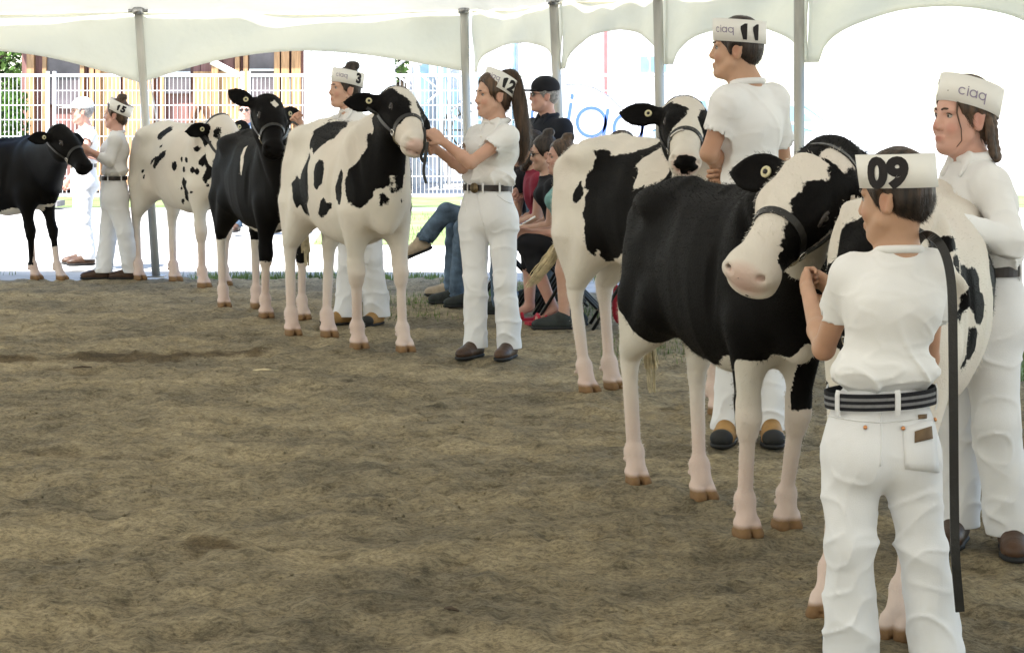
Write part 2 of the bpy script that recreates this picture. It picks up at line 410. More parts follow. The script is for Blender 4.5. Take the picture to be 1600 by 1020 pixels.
    for sd in (1, -1):
        C((.472, .040 * sd, -.038), (.428, .058 * sd, -.056), .015, .011, k=.007, op='s')
        C((.470, .0 * sd, -.098), (.385, .078 * sd, -.108), .0055, .0055, k=.005, op='s')
        # ear
        eu = ear_up[0 if sd > 0 else 1]
        ed = unit(w_ * sd + v * (-.10 - ear_back) + u * (.05 - eu)); en = unit(v * .8 + u * .55 - ed * ed.dot(v * .8 + u * .55)); es = ed.cross(en)
        eb = hl(.015, .085 * sd, -.085); er = np.array([list(ed), list(es), list(en)]).T
        S.cone(eb, eb + ed * .07 * hs, .032 * hs, .030 * hs, .02 * hs, sq=[(en, 1.3)])
        S.ell(eb + ed * .118 * hs, [.095 * hs, .062 * hs, .019 * hs], er, .012 * hs)
        S.cone(eb + ed * .15 * hs, eb + ed * .225 * hs + u * -.01 * hs, .040 * hs, .010 * hs, .015 * hs, sq=[(en, 2.6)])
        S.ell(eb + ed * .125 * hs + en * .020 * hs, [.078 * hs, .042 * hs, .018 * hs], er, .012 * hs, op='s')
    # neck
    nb = hl(-.01, 0, -.125); th = hl(.14, 0, -.185)
    S.cone(sc(.34, 0, 1.12), nb, .145 * s * neck_fat, .078 * s, k=.09 * s, sq=[((0, 1, 0), 1.15)])
    S.cone(sc(.50, 0, 1.00), (nb + th) / 2, .165 * s * neck_fat, .085 * s, k=.09 * s, sq=[((0, 1, 0), 1.2)])
    S.cone(sc(.58, 0, .88), th, .105 * s, .055 * s, k=.07 * s)
    S.chain([sc(.585, 0, .72), sc(.64, 0, .86), (sc(.62, 0, .95) + th) / 2], [.032 * s, .026 * s, .016 * s], k=.028 * s, sq=[((0, 1, 0), 1.7)])
    for ep, er_ in extra: S.ell(loc(ep), [er_ * s] * 3, None, .08 * s)
    # tail
    if tail == 'down': tp = [sc(-.80, 0, 1.22), sc(-.875, 0, 1.17), sc(-.90, 0, .95), sc(-.89, .01, .70)]
    elif tail is None: tp = [sc(-.80, 0, 1.22), sc(-.87, 0, 1.17), sc(-.885, 0, 1.0)]
    else: tp = [sc(-.80, 0, 1.22), sc(-.875, 0, 1.16)] + [loc(p) for p in tail]
    S.chain(tp, [.038 * s, .032 * s] + [.02 * s] * (len(tp) - 2), k=.02 * s)
    def disp(p):
        q = p / s
        ribs = np.exp(-((q[:, 0] + .05) / .25) ** 2) * np.clip((q[:, 2] - .65) * 4, 0, 1) * np.clip((1.2 - q[:, 2]) * 5, 0, 1) * np.clip((np.abs(q[:, 1]) - .12) * 10, 0, 1)
        return (wob(p, 5.5, 0) * .0028 + wob(p, 13, 1) * .0013) * s - ribs * np.sin(q[:, 0] * 62 + q[:, 2] * 14) * .0004
    vt, qd = S.mesh(h, disp)
    vt[:, 2] = np.maximum(vt[:, 2], .001)
    # coat attributes
    L = vt / s; rel = (vt - np.array(hp)) / hs
    Hd = rel @ HR                                   # (u, w, v)
    head = (Hd[:, 0] > -.16) & (Hd[:, 0] < .6) & (np.abs(Hd[:, 1]) < .33) & (Hd[:, 2] > -.24) & (Hd[:, 2] < .1)
    c = Cow(); c.root, c.L, c.H, c.head, c.s, c.hs, c.hl, c.u, c.v, c.w, c.loc = root, L, Hd, head, s, hs, hl, u, v, w_, loc
    blk = patches(L, Hd, head) if patches else np.full(len(L), -.2 if base == 'white' else .2)
    muz = np.maximum(1 - np.linalg.norm((Hd - [.447, 0, -.07]) / [.036, .072, .062], axis=1), 0) * 2.2
    leg = np.clip((.60 - L[:, 2]) / .36, 0, 1) * .52 * pinkleg
    inear = np.zeros(len(L))
    pnk = np.clip(np.maximum(muz, leg) + .05 + .10 * wob(vt, 9, 2), 0, .9)
    hof = np.clip((.052 - L[:, 2]) / .012, 0, 1)
    if callable(getattr(patches, 'hook', None)): patches.hook(L, Hd, blk, pnk)
    body = mesh_np("body", vt, qd, M['coat'], root, attrs={"blk": blk, "pnk": pnk, "hof": hof})
    c.body = body
    if fuzz:
        rr = np.random.RandomState(len(vt) % 1000); n_ = np.zeros(len(vt) * 3, np.float32); body.data.vertices.foreach_get("normal", n_); n_ = n_.reshape(-1, 3)
        ok = np.where((L[:, 2] > .12) & ~(head & (Hd[:, 0] > .36)))[0]; i = rr.choice(ok, fuzz); p = vt[i] + rr.normal(0, h * .35, (fuzz, 3)); nn = n_[i]
        flow = np.array([-1, 0, -.45]) + rr.normal(0, .35, (fuzz, 3)); flow -= nn * (flow * nn).sum(1)[:, None]; flow /= np.linalg.norm(flow, axis=1)[:, None]
        top = np.clip(nn[:, 2:3], 0, 1) ** 3; d_ = flow + nn * (rr.uniform(.25, .6, (fuzz, 1)) + .8 * top); d_ /= np.linalg.norm(d_, axis=1)[:, None]
        ln = rr.uniform(.008, .016, (fuzz, 1)) * s; wd = np.cross(d_, nn); wd /= np.linalg.norm(wd, axis=1)[:, None]
        tri = np.stack([p - wd * .0009, p + wd * .0009, p + d_ * ln], 1).reshape(-1, 3); rp = lambda a: np.repeat(a[i], 3)
        hr = mesh_np("short_hair", tri, np.arange(3 * fuzz).reshape(-1, 3), M['coat'], root, False, {"blk": rp(blk), "pnk": rp(pnk) * .5, "hof": rp(hof)}); hr["kind"] = "stuff"
    tris = qd
    c.bvh = BVHTree.FromPolygons([tuple(p) for p in vt], [tuple(q) for q in qd.tolist()])
    for sd in (1, -1):
        e = hl(.147, .087 * sd, -.047)
        uv_sphere("eye", hl(eye_u, .0865 * sd, -.046), .0245 * hs, M['eye'], root)
        mb = MB(); arc = []
        for k in range(9):
            a = -.2 + k / 8 * (math.pi + .4); arc.append(hl(eye_u + .027 * math.cos(a), (.087 + .008 + .006 * math.sin(a)) * sd, -.050 + .018 * math.sin(a)))
        mb.tube(arc, [.003 * hs] + [.0065 * hs] * 7 + [.003 * hs], 6); mb.build("eyelid", M['eyelid'], root, True)
        if sd in tags:
            eu = ear_up[0 if sd > 0 else 1]; ed = unit(w_ * sd + v * (-.10 - ear_back) + u * (.05 - eu)); en = unit(v * .8 + u * .55 - ed * ed.dot(v * .8 + u * .55))
            o = hl(.015, .085 * sd, -.085) + ed * .085 * hs + en * .012 * hs
            tag_ring(o, en, .017 * hs, root)
    if halter: make_halter(c, chain)
    return c
def uv_sphere(name, c, r, m, parent, nu=16, nv=10, scale=(1, 1, 1)):
    vs_, fs = [], []
    for i in range(nv + 1):
        t = math.pi * i / nv
        for j in range(nu):
            p = 2 * math.pi * j / nu; vs_.append(V((math.sin(t) * math.cos(p) * scale[0], math.sin(t) * math.sin(p) * scale[1], math.cos(t) * scale[2])) * r + V(c))
    for i in range(nv):
        for j in range(nu): fs.append((i * nu + j, (i + 1) * nu + j, (i + 1) * nu + (j + 1) % nu, i * nu + (j + 1) % nu))
    return mesh_py(name, vs_, fs, m, parent, True)
def ring_pts(c, ax, r, n=16, e=None, ry=None):
    ax = unit(ax); x = unit(ax.orthogonal()) if e is None else unit(V(e) - ax * ax.dot(V(e))); y = ax.cross(x)
    return [V(c) + x * r * math.cos(2 * math.pi * k / n) + y * (ry or r) * math.sin(2 * math.pi * k / n) for k in range(n)]
def tag_ring(c, nrm, r, parent):
    mb = MB(); p = ring_pts(c, nrm, r * .72, 14); mb.tube(p + [p[0], p[1]], r * .34, 6, False)
    t = mb.build("ear_tag", M['tag'], parent, True)
    mb = MB(); mb.tube([V(c) - unit(nrm) * .01, V(c) + unit(nrm) * r * .4], r * .4, 8); mb.build("stud", M['leather_black'], t, True)
def hug(c, pts, off=.004):
    out, nr = [], []
    for p, ctr in pts:
        d = unit(ctr - p); hit = c.bvh.ray_cast(p, d, 1.0)
        if hit[0] is not None and (hit[0] - ctr).length < .17 * c.hs: out.append(hit[0] + hit[1] * off); nr.append(hit[1])
    return out, nr
def make_halter(c, chain=True):
    hl = c.hl; hs = c.hs
    ht = empty("halter"); ht.parent = c.root
    def loop(uu, tilt, n=26, half=None, v0=-.09):
        ctr = hl(uu, 0, v0); res = []
        rngk = range(n + 1)
        for k in rngk:
            a = 2 * math.pi * k / n if half is None else half[0] + (half[1] - half[0]) * k / n
            dz = math.sin(a); dw = math.cos(a)
            res.append((hl(uu + tilt * dz, dw * .3, v0 + dz * .3), hl(uu + tilt * dz * .3, 0, v0)))
        return res
    mb = MB(); p, nr = hug(c, loop(.262, -.02, half=(-.55, math.pi + .55))); mb.strap(p, nr, .022 * hs, .005); mb.build("noseband", M['leather_black'], ht)
    mb = MB(); p2, nr2 = hug(c, loop(.262, -.02, half=(math.pi + .5, 2 * math.pi - .5)))
    if len(p2) > 2: mb.tube(p2, .006 * hs, 6)
    if mb.v: mb.build("chin_chain", M['chain'] if chain else M['leather_black'], ht, True)
    for sd in (1, -1):
        a = hl(.262, .3 * sd, -.125); rows = []
        for k in range(13):
            t = k / 12; uu = .262 - t * .29; vv = -.125 - math.sin(t * math.pi * .5) * .03
            rows.append((hl(uu, .3 * sd, vv), hl(uu, 0, vv)))
        pp, nn = hug(c, rows)
        if len(pp) > 2:
            mb = MB(); mb.strap(pp, nn, .02 * hs, .005); mb.build("cheek_strap", M['leather_black'], ht)
            mb = MB(); q = ring_pts(pp[0] + nn[0] * .004, nn[0], .016 * hs, 12); mb.tube(q + [q[0], q[1]], .0035 * hs, 6, False); mb.build("ring", M['chain'], ht, True)
    rows = []
    for k in range(15):
        a = -.35 + (math.pi + .7) * k / 14; rows.append((hl(-.05, math.cos(a) * .32, -.12 + math.sin(a) * .32), hl(-.05, 0, -.12)))
    pp, nn = hug(c, rows)
    if len(pp) > 3: mb = MB(); mb.strap(pp, nn, .02 * hs, .005); mb.build("crown_strap", M['leather_black'], ht)
def hair_tuft(name, root, path, m, n=70, r0=.03, seed=1, spread=.04, rs=.0035):
    rr = random.Random(seed); mb = MB()
    for i in range(n):
        a = rr.uniform(0, 6.28); q = rr.random() ** .5; o = V((math.cos(a), math.sin(a) * .8, rr.uniform(-.5, .5)))
        L_ = rr.uniform(.75, 1.05); pts = []
        for k, p in enumerate(path):
            t = k / (len(path) - 1)
            if t > L_: break
            pts.append(V(p) + o * q * (r0 * math.sin(math.pi * min(t * .75 + .18, 1)) + spread * t * t * .5) + V((rr.uniform(-1, 1), rr.uniform(-1, 1), rr.uniform(-1, 1))) * .004)
        if len(pts) > 1: mb.tube(pts, [rs * (1 - .7 * k / len(pts)) for k in range(len(pts))], 4, False)
    return mb.build(name, m, root, True)
# coat patches on the right flank: outlines in (x, z) of a heifer 1.30 m at the withers
PATCH = {
 'c12': [
  [(-0.334, 1.298), (-0.007, 1.287), (0.111, 1.247), (0.136, 1.195), (0.064, 1.172), (0.01, 1.141), (-0.063, 1.11), (-0.163, 1.131), (-0.192, 1.119), (-0.227, 1.13), (-0.264, 1.191), (-0.303, 1.229), (-0.312, 1.26), (-0.312, 1.283)],
  [(-0.192, 1.119), (-0.125, 1.116), (-0.111, 1.078), (-0.107, 1.01), (-0.088, 0.935), (-0.114, 0.858), (-0.206, 0.758), (-0.334, 0.748), (-0.349, 0.802), (-0.378, 0.774), (-0.411, 0.816), (-0.477, 0.868), (-0.512, 0.921), (-0.376, 0.964), (-0.291, 0.951), (-0.241, 1.014), (-0.184, 1.077)],
  [(0.057, 1.082), (0.121, 1.09), (0.141, 1.024), (0.124, 0.941), (0.06, 0.906), (0.018, 0.923), (0.015, 0.991), (0.018, 1.058)],
  [(0.143, 0.867), (0.164, 0.827), (0.207, 0.836), (0.217, 0.806), (0.148, 0.762), (0.077, 0.744), (0.013, 0.764), (0.063, 0.804)],
  [(0.38, 1.048), (0.403, 1.008), (0.394, 0.927), (0.384, 0.839), (0.303, 0.865), (0.296, 0.924), (0.328, 0.969), (0.366, 1)],
  [(0.801, 1.309), (0.786, 1.216), (0.755, 1.166), (0.734, 1.115), (0.723, 1.072), (0.712, 1.035), (0.71, 1.003), (0.712, 0.999), (0.703, 0.905), (0.7, 0.902), (0.696, 0.935), (0.689, 0.927), (0.664, 0.927), (0.637, 0.905), (0.626, 0.868), (0.587, 0.831), (0.549, 0.819), (0.522, 0.833), (0.459, 0.838), (0.428, 0.87), (0.425, 0.95), (0.452, 1.009), (0.506, 1.09), (0.553, 1.134), (0.56, 1.171), (0.546, 1.221), (0.664, 1.237), (0.686, 1.28), (0.746, 1.288)],
  [(0.677, 0.902), (0.683, 0.869), (0.664, 0.826), (0.653, 0.833), (0.662, 0.869)],
 ],
 'cs': [
  [(-0.28, 1.191), (-0.223, 1.268), (-0.16, 1.259), (-0.089, 1.233), (-0.165, 1.151), (-0.23, 1.164)],
  [(-0.09, 1.121), (-0.087, 1.103), (-0.134, 1.084), (-0.14, 1.102)],
  [(0.009, 1.082), (0.013, 1.037), (-0.167, 0.926), (-0.225, 0.943), (-0.158, 1.007), (-0.088, 1.054)],
  [(-0.162, 1.021), (-0.22, 0.979), (-0.296, 0.946), (-0.265, 0.987)],
  [(-0.433, 0.915), (-0.442, 0.883), (-0.485, 0.877), (-0.476, 0.905)],
  [(-0.401, 0.879), (-0.405, 0.838), (-0.431, 0.833), (-0.436, 0.865)],
  [(0.195, 0.95), (0.184, 0.921), (0.159, 0.909), (0.136, 0.92), (0.126, 0.948), (0.134, 0.977), (0.157, 0.989), (0.184, 0.978)],
  [(0.448, 1.123), (0.474, 1.097), (0.457, 1.066), (0.425, 1.092)],
  [(0.359, 1.008), (0.353, 0.989), (0.335, 0.981), (0.315, 0.988), (0.304, 1.007), (0.308, 1.025), (0.327, 1.033), (0.349, 1.026)],
  [(0.263, 1.006), (0.26, 0.991), (0.249, 0.984), (0.237, 0.99), (0.23, 1.005), (0.232, 1.02), (0.242, 1.027), (0.255, 1.021)],
  [(0.312, 0.932), (0.304, 0.915), (0.286, 0.908), (0.272, 0.915), (0.267, 0.931), (0.273, 0.947), (0.288, 0.954), (0.305, 0.948)],
  [(0.453, 0.926), (0.445, 0.906), (0.422, 0.897), (0.393, 0.905), (0.378, 0.924), (0.391, 0.945), (0.418, 0.953), (0.443, 0.945)],
  [(0.502, 0.914), (0.494, 0.892), (0.476, 0.883), (0.456, 0.892), (0.445, 0.913), (0.453, 0.934), (0.473, 0.943), (0.494, 0.934)],
  [(0.274, 0.865), (0.341, 0.831), (0.314, 0.795), (0.371, 0.744), (0.253, 0.681), (0.236, 0.694), (0.262, 0.767), (0.255, 0.82)],
  [(0.244, 0.775), (0.234, 0.761), (0.22, 0.755), (0.211, 0.76), (0.213, 0.774), (0.223, 0.788), (0.236, 0.795), (0.245, 0.789)],
  [(0.201, 0.675), (0.173, 0.658), (0.148, 0.65), (0.144, 0.657), (0.159, 0.674), (0.183, 0.691), (0.204, 0.699), (0.212, 0.692)],
  [(0.43, 0.755), (0.423, 0.748), (0.41, 0.745), (0.397, 0.747), (0.392, 0.754), (0.401, 0.76), (0.416, 0.763), (0.427, 0.761)],
  [(0.524, 1.193), (0.555, 1.15), (0.557, 1.071), (0.551, 0.993), (0.533, 0.958), (0.492, 0.975), (0.494, 1.018), (0.523, 1.054), (0.503, 1.088), (0.519, 1.15)],
  [(0.612, 0.985), (0.613, 0.889), (0.552, 0.827), (0.531, 0.862), (0.557, 0.915), (0.562, 0.958)],
  [(0.575, 0.81), (0.566, 0.796), (0.556, 0.79), (0.551, 0.796), (0.551, 0.809), (0.558, 0.823), (0.568, 0.829), (0.576, 0.823)],
 ],
 'c11': [
  [(-0.196, 1.202), (-0.034, 1.275), (0.016, 1.241), (-0.038, 1.165), (-0.007, 1.133), (-0.023, 1.052), (0.088, 1.13), (0.056, 1.006), (0.11, 1.05), (0.172, 1.158), (0.509, 1.22), (0.341, 1.094), (0.355, 0.847), (-0.079, 0.805), (-0.121, 0.747), (-0.407, 0.659), (-0.383, 0.686), (-0.368, 0.733), (-0.41, 0.697), (-0.418, 0.754), (-0.439, 0.832), (-0.469, 0.92), (-0.427, 1.022), (-0.46, 1.044), (-0.459, 1.111), (-0.412, 1.14), (-0.41, 1.169), (-0.392, 1.191), (-0.446, 1.235)],
  [(-0.496, 1.071), (-0.48, 1.021), (-0.518, 0.969), (-0.564, 0.973), (-0.548, 1.024)],
 ],
 'c3': [
  [(0.06, 1.191), (0.085, 1.156), (0.101, 1.109), (0.138, 1.047), (0.141, 0.984), (0.116, 0.987), (0.099, 1.062), (0.058, 1.124), (0.03, 1.179)],
 ],
}
# ---------------------------------------------------------------- the herd
COWS = {}

def jag(L, a=.010): return wob(L, 26, 1) * a + wob(L, 60, 2) * a * .5
def blobs(L, lst):
    d = np.full(len(L), -1.0)
    for c, r in lst: d = np.maximum(d, (1 - np.linalg.norm((L - np.array(c)) / np.array(r), axis=1)) * min(r))
    return d
def blaze(H, us, lo, hi, uend):
    """white part of a face: strip between lo(u) and hi(u) across, everything below uend"""
    a = np.interp(H[:, 0], us, lo); b = np.interp(H[:, 0], us, hi)
    d = np.minimum(H[:, 1] - a, b - H[:, 1]); d = np.minimum(d, H[:, 2] + .115)
    return np.maximum(d, H[:, 0] - uend)
def blend_head(blk, face_blk, H, head, u0=-.03):
    m = head & (H[:, 0] > u0) & (H[:, 2] > -.21 + .12 * np.clip(.1 - H[:, 0], 0, 1))
    return np.where(m, face_blk, blk)
def ears_black(blk, H, head, side=0):
    m = head & (np.abs(H[:, 1]) > .115) & (H[:, 0] < .12) & (H[:, 2] > -.2)
    if side: m &= H[:, 1] * side > 0
    return np.where(m, .05, blk)
def nose_dark(H): return .055 - np.linalg.norm((H - [.462, 0, -.055]) * [1.3, .9, 1], axis=1)
def pat12(L, H, head):
    d = np.full(len(L), -1.0)
    for p in PATCH['c12']: d = np.maximum(d, body_poly(L, p, -1, .05) + (np.where((L[:, 0] > .6) & (L[:, 2] > 1.0), .045, 0) if len(p) > 20 else 0))
    d = np.maximum(d, blobs(L, [((-.3, .22, 1.05), (.22, .14, .2)), ((.35, .2, .95), (.2, .15, .25)), ((-.62, .15, 1.0), (.1, .1, .2))]))
    w = blaze(H, [-.06, .03, .10, .17, .24, .30], [-.085, -.055, -.02, -.004, -.03, -.09], [.085, .06, .045, .036, .05, .09], .275)
    d = ears_black(blend_head(d, -w, H, head), H, head)
    nk = .11 - np.linalg.norm((H - [.10, -.04, -.20]) * [.8, 1, 1], axis=1)
    d = np.where(head & (H[:, 0] < .24), np.maximum(d, nk), d)
    return d + jag(L)
def pat11(L, H, head):
    d = body_poly(L, PATCH['c11'][0], -1, .08); d = np.maximum(d, body_poly(L, PATCH['c11'][1], -1))
    d = np.maximum(d, np.minimum(L[:, 0] - .12, L[:, 2] - .74 + np.clip(L[:, 0] - .45, 0, 1)))
    d = np.maximum(d, np.minimum(L[:, 1], np.minimum(L[:, 2] - .75, L[:, 0] + .4)))
    wedge = poly_sd(L[:, [0, 2]], [(-.05, 1.33), (.08, 1.33), (.27, 1.22), (.17, 1.11), (.11, 1.03), (.05, .98), (.045, 1.0), (.10, 1.11), (-.02, 1.04), (.0, 1.12), (-.05, 1.16), (.03, 1.21)])
    d = np.where(L[:, 1] < .02, np.minimum(d, -wedge), d)
    d = np.minimum(d, np.linalg.norm((H - [.34, .04, -.22]) * [.8, .8, 1], axis=1) - .15)
    w = blaze(H, [-.06, .02, .07, .10, .15, .20, .28], [-.09, -.075, -.035, .0, -.012, -.035, -.09], [.09, .07, .055, .05, .045, .05, .09], .26)
    d = np.where(head & (H[:, 0] > .0), np.maximum(-w, np.where(H[:, 0] > .38, nose_dark(H), -1)), d)
    d = np.where(head & (H[:, 0] <= .0) & (H[:, 2] > -.12), -.03, d)
    return ears_black(d, H, head) + jag(L)
def pat09(L, H, head):
    z, x, y = L[:, 2], L[:, 0], L[:, 1]
    d = np.full(len(L), .3)
    hind = x < -.28
    d = np.where(hind, np.minimum(d, z - .60 + (x + .48) * .75), d)                       # hind legs white, edge rising to the rear
    d = np.where(~hind & (x < .30), np.minimum(d, z - .605 - .05 * np.exp(-((x - .22) / .1) ** 2)), d)    # belly
    fr = x >= .30
    right = z - .66 + np.clip((.40 - x) * 5.5, -.05, .34) * np.clip((.70 - z) * 6, 0, 1)
    left = z - .47
    mid = z - .72 - .03 * np.cos(y * 50)
    d = np.where(fr, np.minimum(d, np.where(np.abs(y) < .07, mid, np.where(y < 0, right, left))), d)
    w = blaze(H, [-.05, .0, .03, .08, .13, .2, .27, .34], [-.2] * 8, [-.16, -.085, .05, .058, .034, .020, .034, .05], .335)
    w = np.maximum(w, np.minimum(np.minimum(.05 - np.abs(H[:, 0] + .035), H[:, 1] - .01), .035 - np.abs(H[:, 1] - .04)))
    ck = np.where(H[:, 2] < -.04, np.minimum(.045 - np.abs(H[:, 0] - .335), H[:, 1] - .035), -1)
    fb = np.maximum(-w, np.minimum(ck, .03))
    jaw = np.minimum(-(H[:, 2] + .165), H[:, 0] - .05)
    fb = np.minimum(fb, -jaw)
    d = blend_head(d, fb, H, head, -.06)
    d = ears_black(d, H, head)
    d = np.where(head & (H[:, 1] > .11) & (H[:, 0] > .03) & (H[:, 0] < .13), -.02, d)
    thr = .10 - np.linalg.norm((H - [.16, .03, -.22]) * [.6, 1, .8], axis=1)
    d = np.where(head, np.minimum(d, -thr), np.minimum(d, -thr))
    d = d + jag(L, .008)
    rr = random.Random(5)
    for k in range(16):
        c = np.array([rr.uniform(.43, .475), rr.uniform(-.065, .02), rr.uniform(-.125, -.045)]); d = np.maximum(d, (rr.uniform(.004, .0075) - np.linalg.norm(H - c, axis=1)) * 2)
    return d
def patW(L, H, head):
    d = blobs(L, [((.43, .17, 1.13), (.06, .05, .022)), ((.40, .20, 1.065), (.05, .06, .04)), ((.30, .23, 1.02), (.07, .07, .05)), ((.20, .24, .985), (.07, .07, .075)), ((.15, .25, .92), (.06, .07, .06)), ((.36, .24, .955), (.045, .05, .055)), ((.37, .23, .91), (.03, .05, .03)),
                  ((.19, .23, .80), (.05, .06, .06)), ((.22, .22, .745), (.028, .05, .035)), ((-.5, .2, 1.0), (.2, .12, .2)), ((-.2, .24, 1.0), (.12, .1, .16)), ((.1, -.22, 1.0), (.25, .1, .2)), ((.45, -.16, .68), (.03, .05, .03))])
    d = np.maximum(d, np.minimum(np.minimum(L[:, 0] - .50, .05 - L[:, 1]), L[:, 2] - .86))
    fb = .03 - H[:, 1] - .5 * np.clip(H[:, 0] - .3, 0, 1)
    return blend_head(d, fb, H, head) + jag(L)
def pat3(L, H, head):
    z, x, y = L[:, 2], L[:, 0], L[:, 1]
    d = np.full(len(L), .3)
    d = np.where(x < -.3, np.minimum(d, z - .50), d)
    d = np.where((x >= -.3) & (x < .3), np.minimum(d, z - .60 - .03 * np.cos(x * 9)), d)
    d = np.where(x >= .3, np.minimum(d, np.where(np.abs(y) < .06, z - .66, z - .40)), d)
    st = -body_poly(L, PATCH['c3'][0], -1); d = np.minimum(d, np.where(y < 0, st, 1))
    star = .030 - (np.abs(H[:, 0] - .055) * .8 + np.abs(H[:, 1] + .005))
    return np.where(head & (H[:, 2] > -.1), np.minimum(d, -star), d) + jag(L, .006)
def patS(L, H, head):
    d = np.full(len(L), -1.0)
    for p in PATCH['cs']: d = np.maximum(d, body_poly(L, p, -1, .05))
    d = np.maximum(d, blobs(L, [((-.2, .22, 1.0), (.12, .1, .1)), ((.3, .2, .9), (.1, .1, .13)), ((.62, -.1, 1.08), (.10, .08, .22))]))
    fb = np.maximum(.042 - np.linalg.norm((H - [.11, -.075, -.055]) * [.75, 1, .8], axis=1), .03 - np.linalg.norm((H - [.17, -.045, -.03]), axis=1))
    fb = np.maximum(fb, .04 - np.linalg.norm((H - [.14, .09, -.06]), axis=1))
    return ears_black(blend_head(d, fb, H, head), H, head) + jag(L, .006)
def pat15(L, H, head):
    z, x, y = L[:, 2], L[:, 0], L[:, 1]
    d = np.full(len(L), .3)
    d = np.where(x < .3, np.minimum(d, z - .63 + .02 * np.cos(x * 12)), d)
    d = np.where(x < -.35, np.minimum(d, z - .4), d)
    d = np.where(x >= .3, np.minimum(d, np.where(np.abs(y) < .05, z - .70, np.where(y < 0, z - .14, z - .30))), d)
    return d + jag(L, .006)
C12 = make_cow("white heifer with large black shoulder patch and pink nose held by girl numbered 12", 66, 1.055, (G(632, 551), G(560, 546)), (G(513, 527), G(457, 525)),
    P(633, 143, 12.25), P(658, 207, 11.9), roll=-.34, ear_up=(.1, .15), ear_back=.5, patches=pat12, fuzz=26000)
COWS['c12'] = C12
C11 = make_cow("black heifer with white rump behind the black-bodied heifer, head turned to viewer beside boy 11", 56, 1.0, (G(1190, 655), G(1122, 650)), (G(957, 608), G(918, 614)),
    P(1076, 158, 9.95), P(1076, 240, 9.55), tail=[P(893, 330, 10.95), P(885, 370, 10.9)], ear_up=(.0, .15), shift=-.06, patches=pat11, fuzz=24000)
COWS['c11'] = C11
C09 = make_cow("black-bodied heifer with white legs and broad white face held by boy numbered 09", 72, .905, (G(1225, 825), G(1165, 838)), (G(1097, 780), G(995, 757)),
    P(1283, 243, 6.45), P(1150, 424, 6.14), ear_up=(.1, .0), h=.0085, hscale=1.21, wdir=(.81, -.50, -.29), eye_u=.182, ear_back=.3, extra=[(P(1298, 262, 6.66), .115), (P(1318, 285, 6.80), .13)], slim=.88, shift=.085, patches=pat09, fuzz=32000)
COWS['c09'] = C09
CW = make_cow("white heifer with scattered black side spots, mostly hidden behind boy numbered 09", 111, .92, (G(1398, 1000), G(1290, 962)), (G(1572, 822), G(1490, 800)),
    P(1392, 385, 5.95), P(1378, 520, 5.75), ear_up=(.1, .0), h=.0085, tail=None, belly=.02, slim=.98, ear_back=1.6, tags=(), patches=patW, fuzz=12000)
COWS['cw'] = CW
C3 = make_cow("all-black heifer with small white forehead star held by the person numbered 3", 66, .99, (G(473, 500), G(415, 497)), (G(402, 482), G(350, 481)),
    P(428, 155, 14.2), P(434, 212, 13.95), ear_up=(.5, .7), roll=-.3, h=.011, patches=pat3, fuzz=12000)
COWS['c3'] = C3
CS = make_cow("white heifer speckled with small black spots, standing left of the all-black heifer", 55, 1.03, (G(350, 447), G(318, 450)), (G(273, 440), G(218, 438)),
    P(352, 185, 16.9), P(385, 255, 16.7), ear_up=(.1, .05), h=.012, patches=patS, fuzz=12000)
COWS['cs'] = CS
C15 = make_cow("black heifer at the left edge held by woman numbered 15", 32, .93, (G(95, 438), G(55, 437)), (G(-75, 428), G(-110, 430)),
    P(100, 200, 16.9), P(130, 240, 16.75), ear_up=(.1, .1), h=.012, tail=None, patches=pat15)
COWS['c15'] = C15
#@@END_HERD
# ---------------------------------------------------------------- people
def ridge(p, sc, i): return 1 - np.minimum(np.abs(wob(p, sc, i)) * 1.3, 1)
def skin_material(name, col):
    m = mat(name, col, .5, .06, 12, .12, 350, .35); nt = m.node_tree; b = nt.nodes["Principled BSDF"]
    at = nt.nodes.new("ShaderNodeAttribute"); at.attribute_name = "red"
    mx = nt.nodes.new("ShaderNodeMix"); mx.data_type = 'RGBA'; src = b.inputs["Base Color"].links[0].from_socket
    nt.links.new(at.outputs["Fac"], mx.inputs[0]); nt.links.new(src, mx.inputs[6]); mx.inputs[7].default_value = (col[0] * .80, col[1] * .46, col[2] * .44, 1)
    nt.links.new(mx.outputs[2], b.inputs["Base Color"])
    b.inputs["Subsurface Weight"].default_value = .12; b.inputs["Subsurface Radius"].default_value = (.012, .005, .003); b.inputs["Subsurface Scale"].default_value = 1.0
    return m
M['skin_fair'] = skin_material('fair_skin', (.60, .37, .27)); M['skin_tan'] = skin_material('tanned_skin', (.53, .32, .21)); M['skin_pink'] = skin_material('flushed_skin', (.62, .36, .28))
M['white_shirt'] = mat('white_cotton', (.81, .805, .80), .85, .03, 6, .12, 420, .15, sheen=.1)
M['white_jeans'] = mat('white_denim', (.785, .785, .80), .85, .035, 7, .22, 500, .15, sheen=.1)
M['paper'] = mat('white_card', (.83, .815, .77), .7, .02, 5)
M['ink'] = mat('black_ink', (.02, .017, .018), .7, .05); M['ink_soft'] = mat('grey_violet_ink', (.30, .26, .36), .7, .05)
M['hair_dark'] = mat('dark_brown_hair', (.035, .021, .013), .45, .45, 60, .5, 160, .4, stretch=(1, 1, .12)); M['hair_brown'] = mat('brown_hair', (.10, .055, .028), .42, .45, 60, .5, 160, .45, stretch=(1, 1, .1))
M['hair_boy'] = mat('brown_short_hair', (.055, .033, .021), .45, .45, 60, .5, 160, .4, stretch=(1, 1, .12))
M['hair_light'] = mat('sun_bleached_hair', (.20, .12, .055), .42, .45, 60, .5, 160, .45, stretch=(1, 1, .1)); M['hair_grey'] = mat('short_grey_hair', (.35, .33, .31), .6, .3, 60)
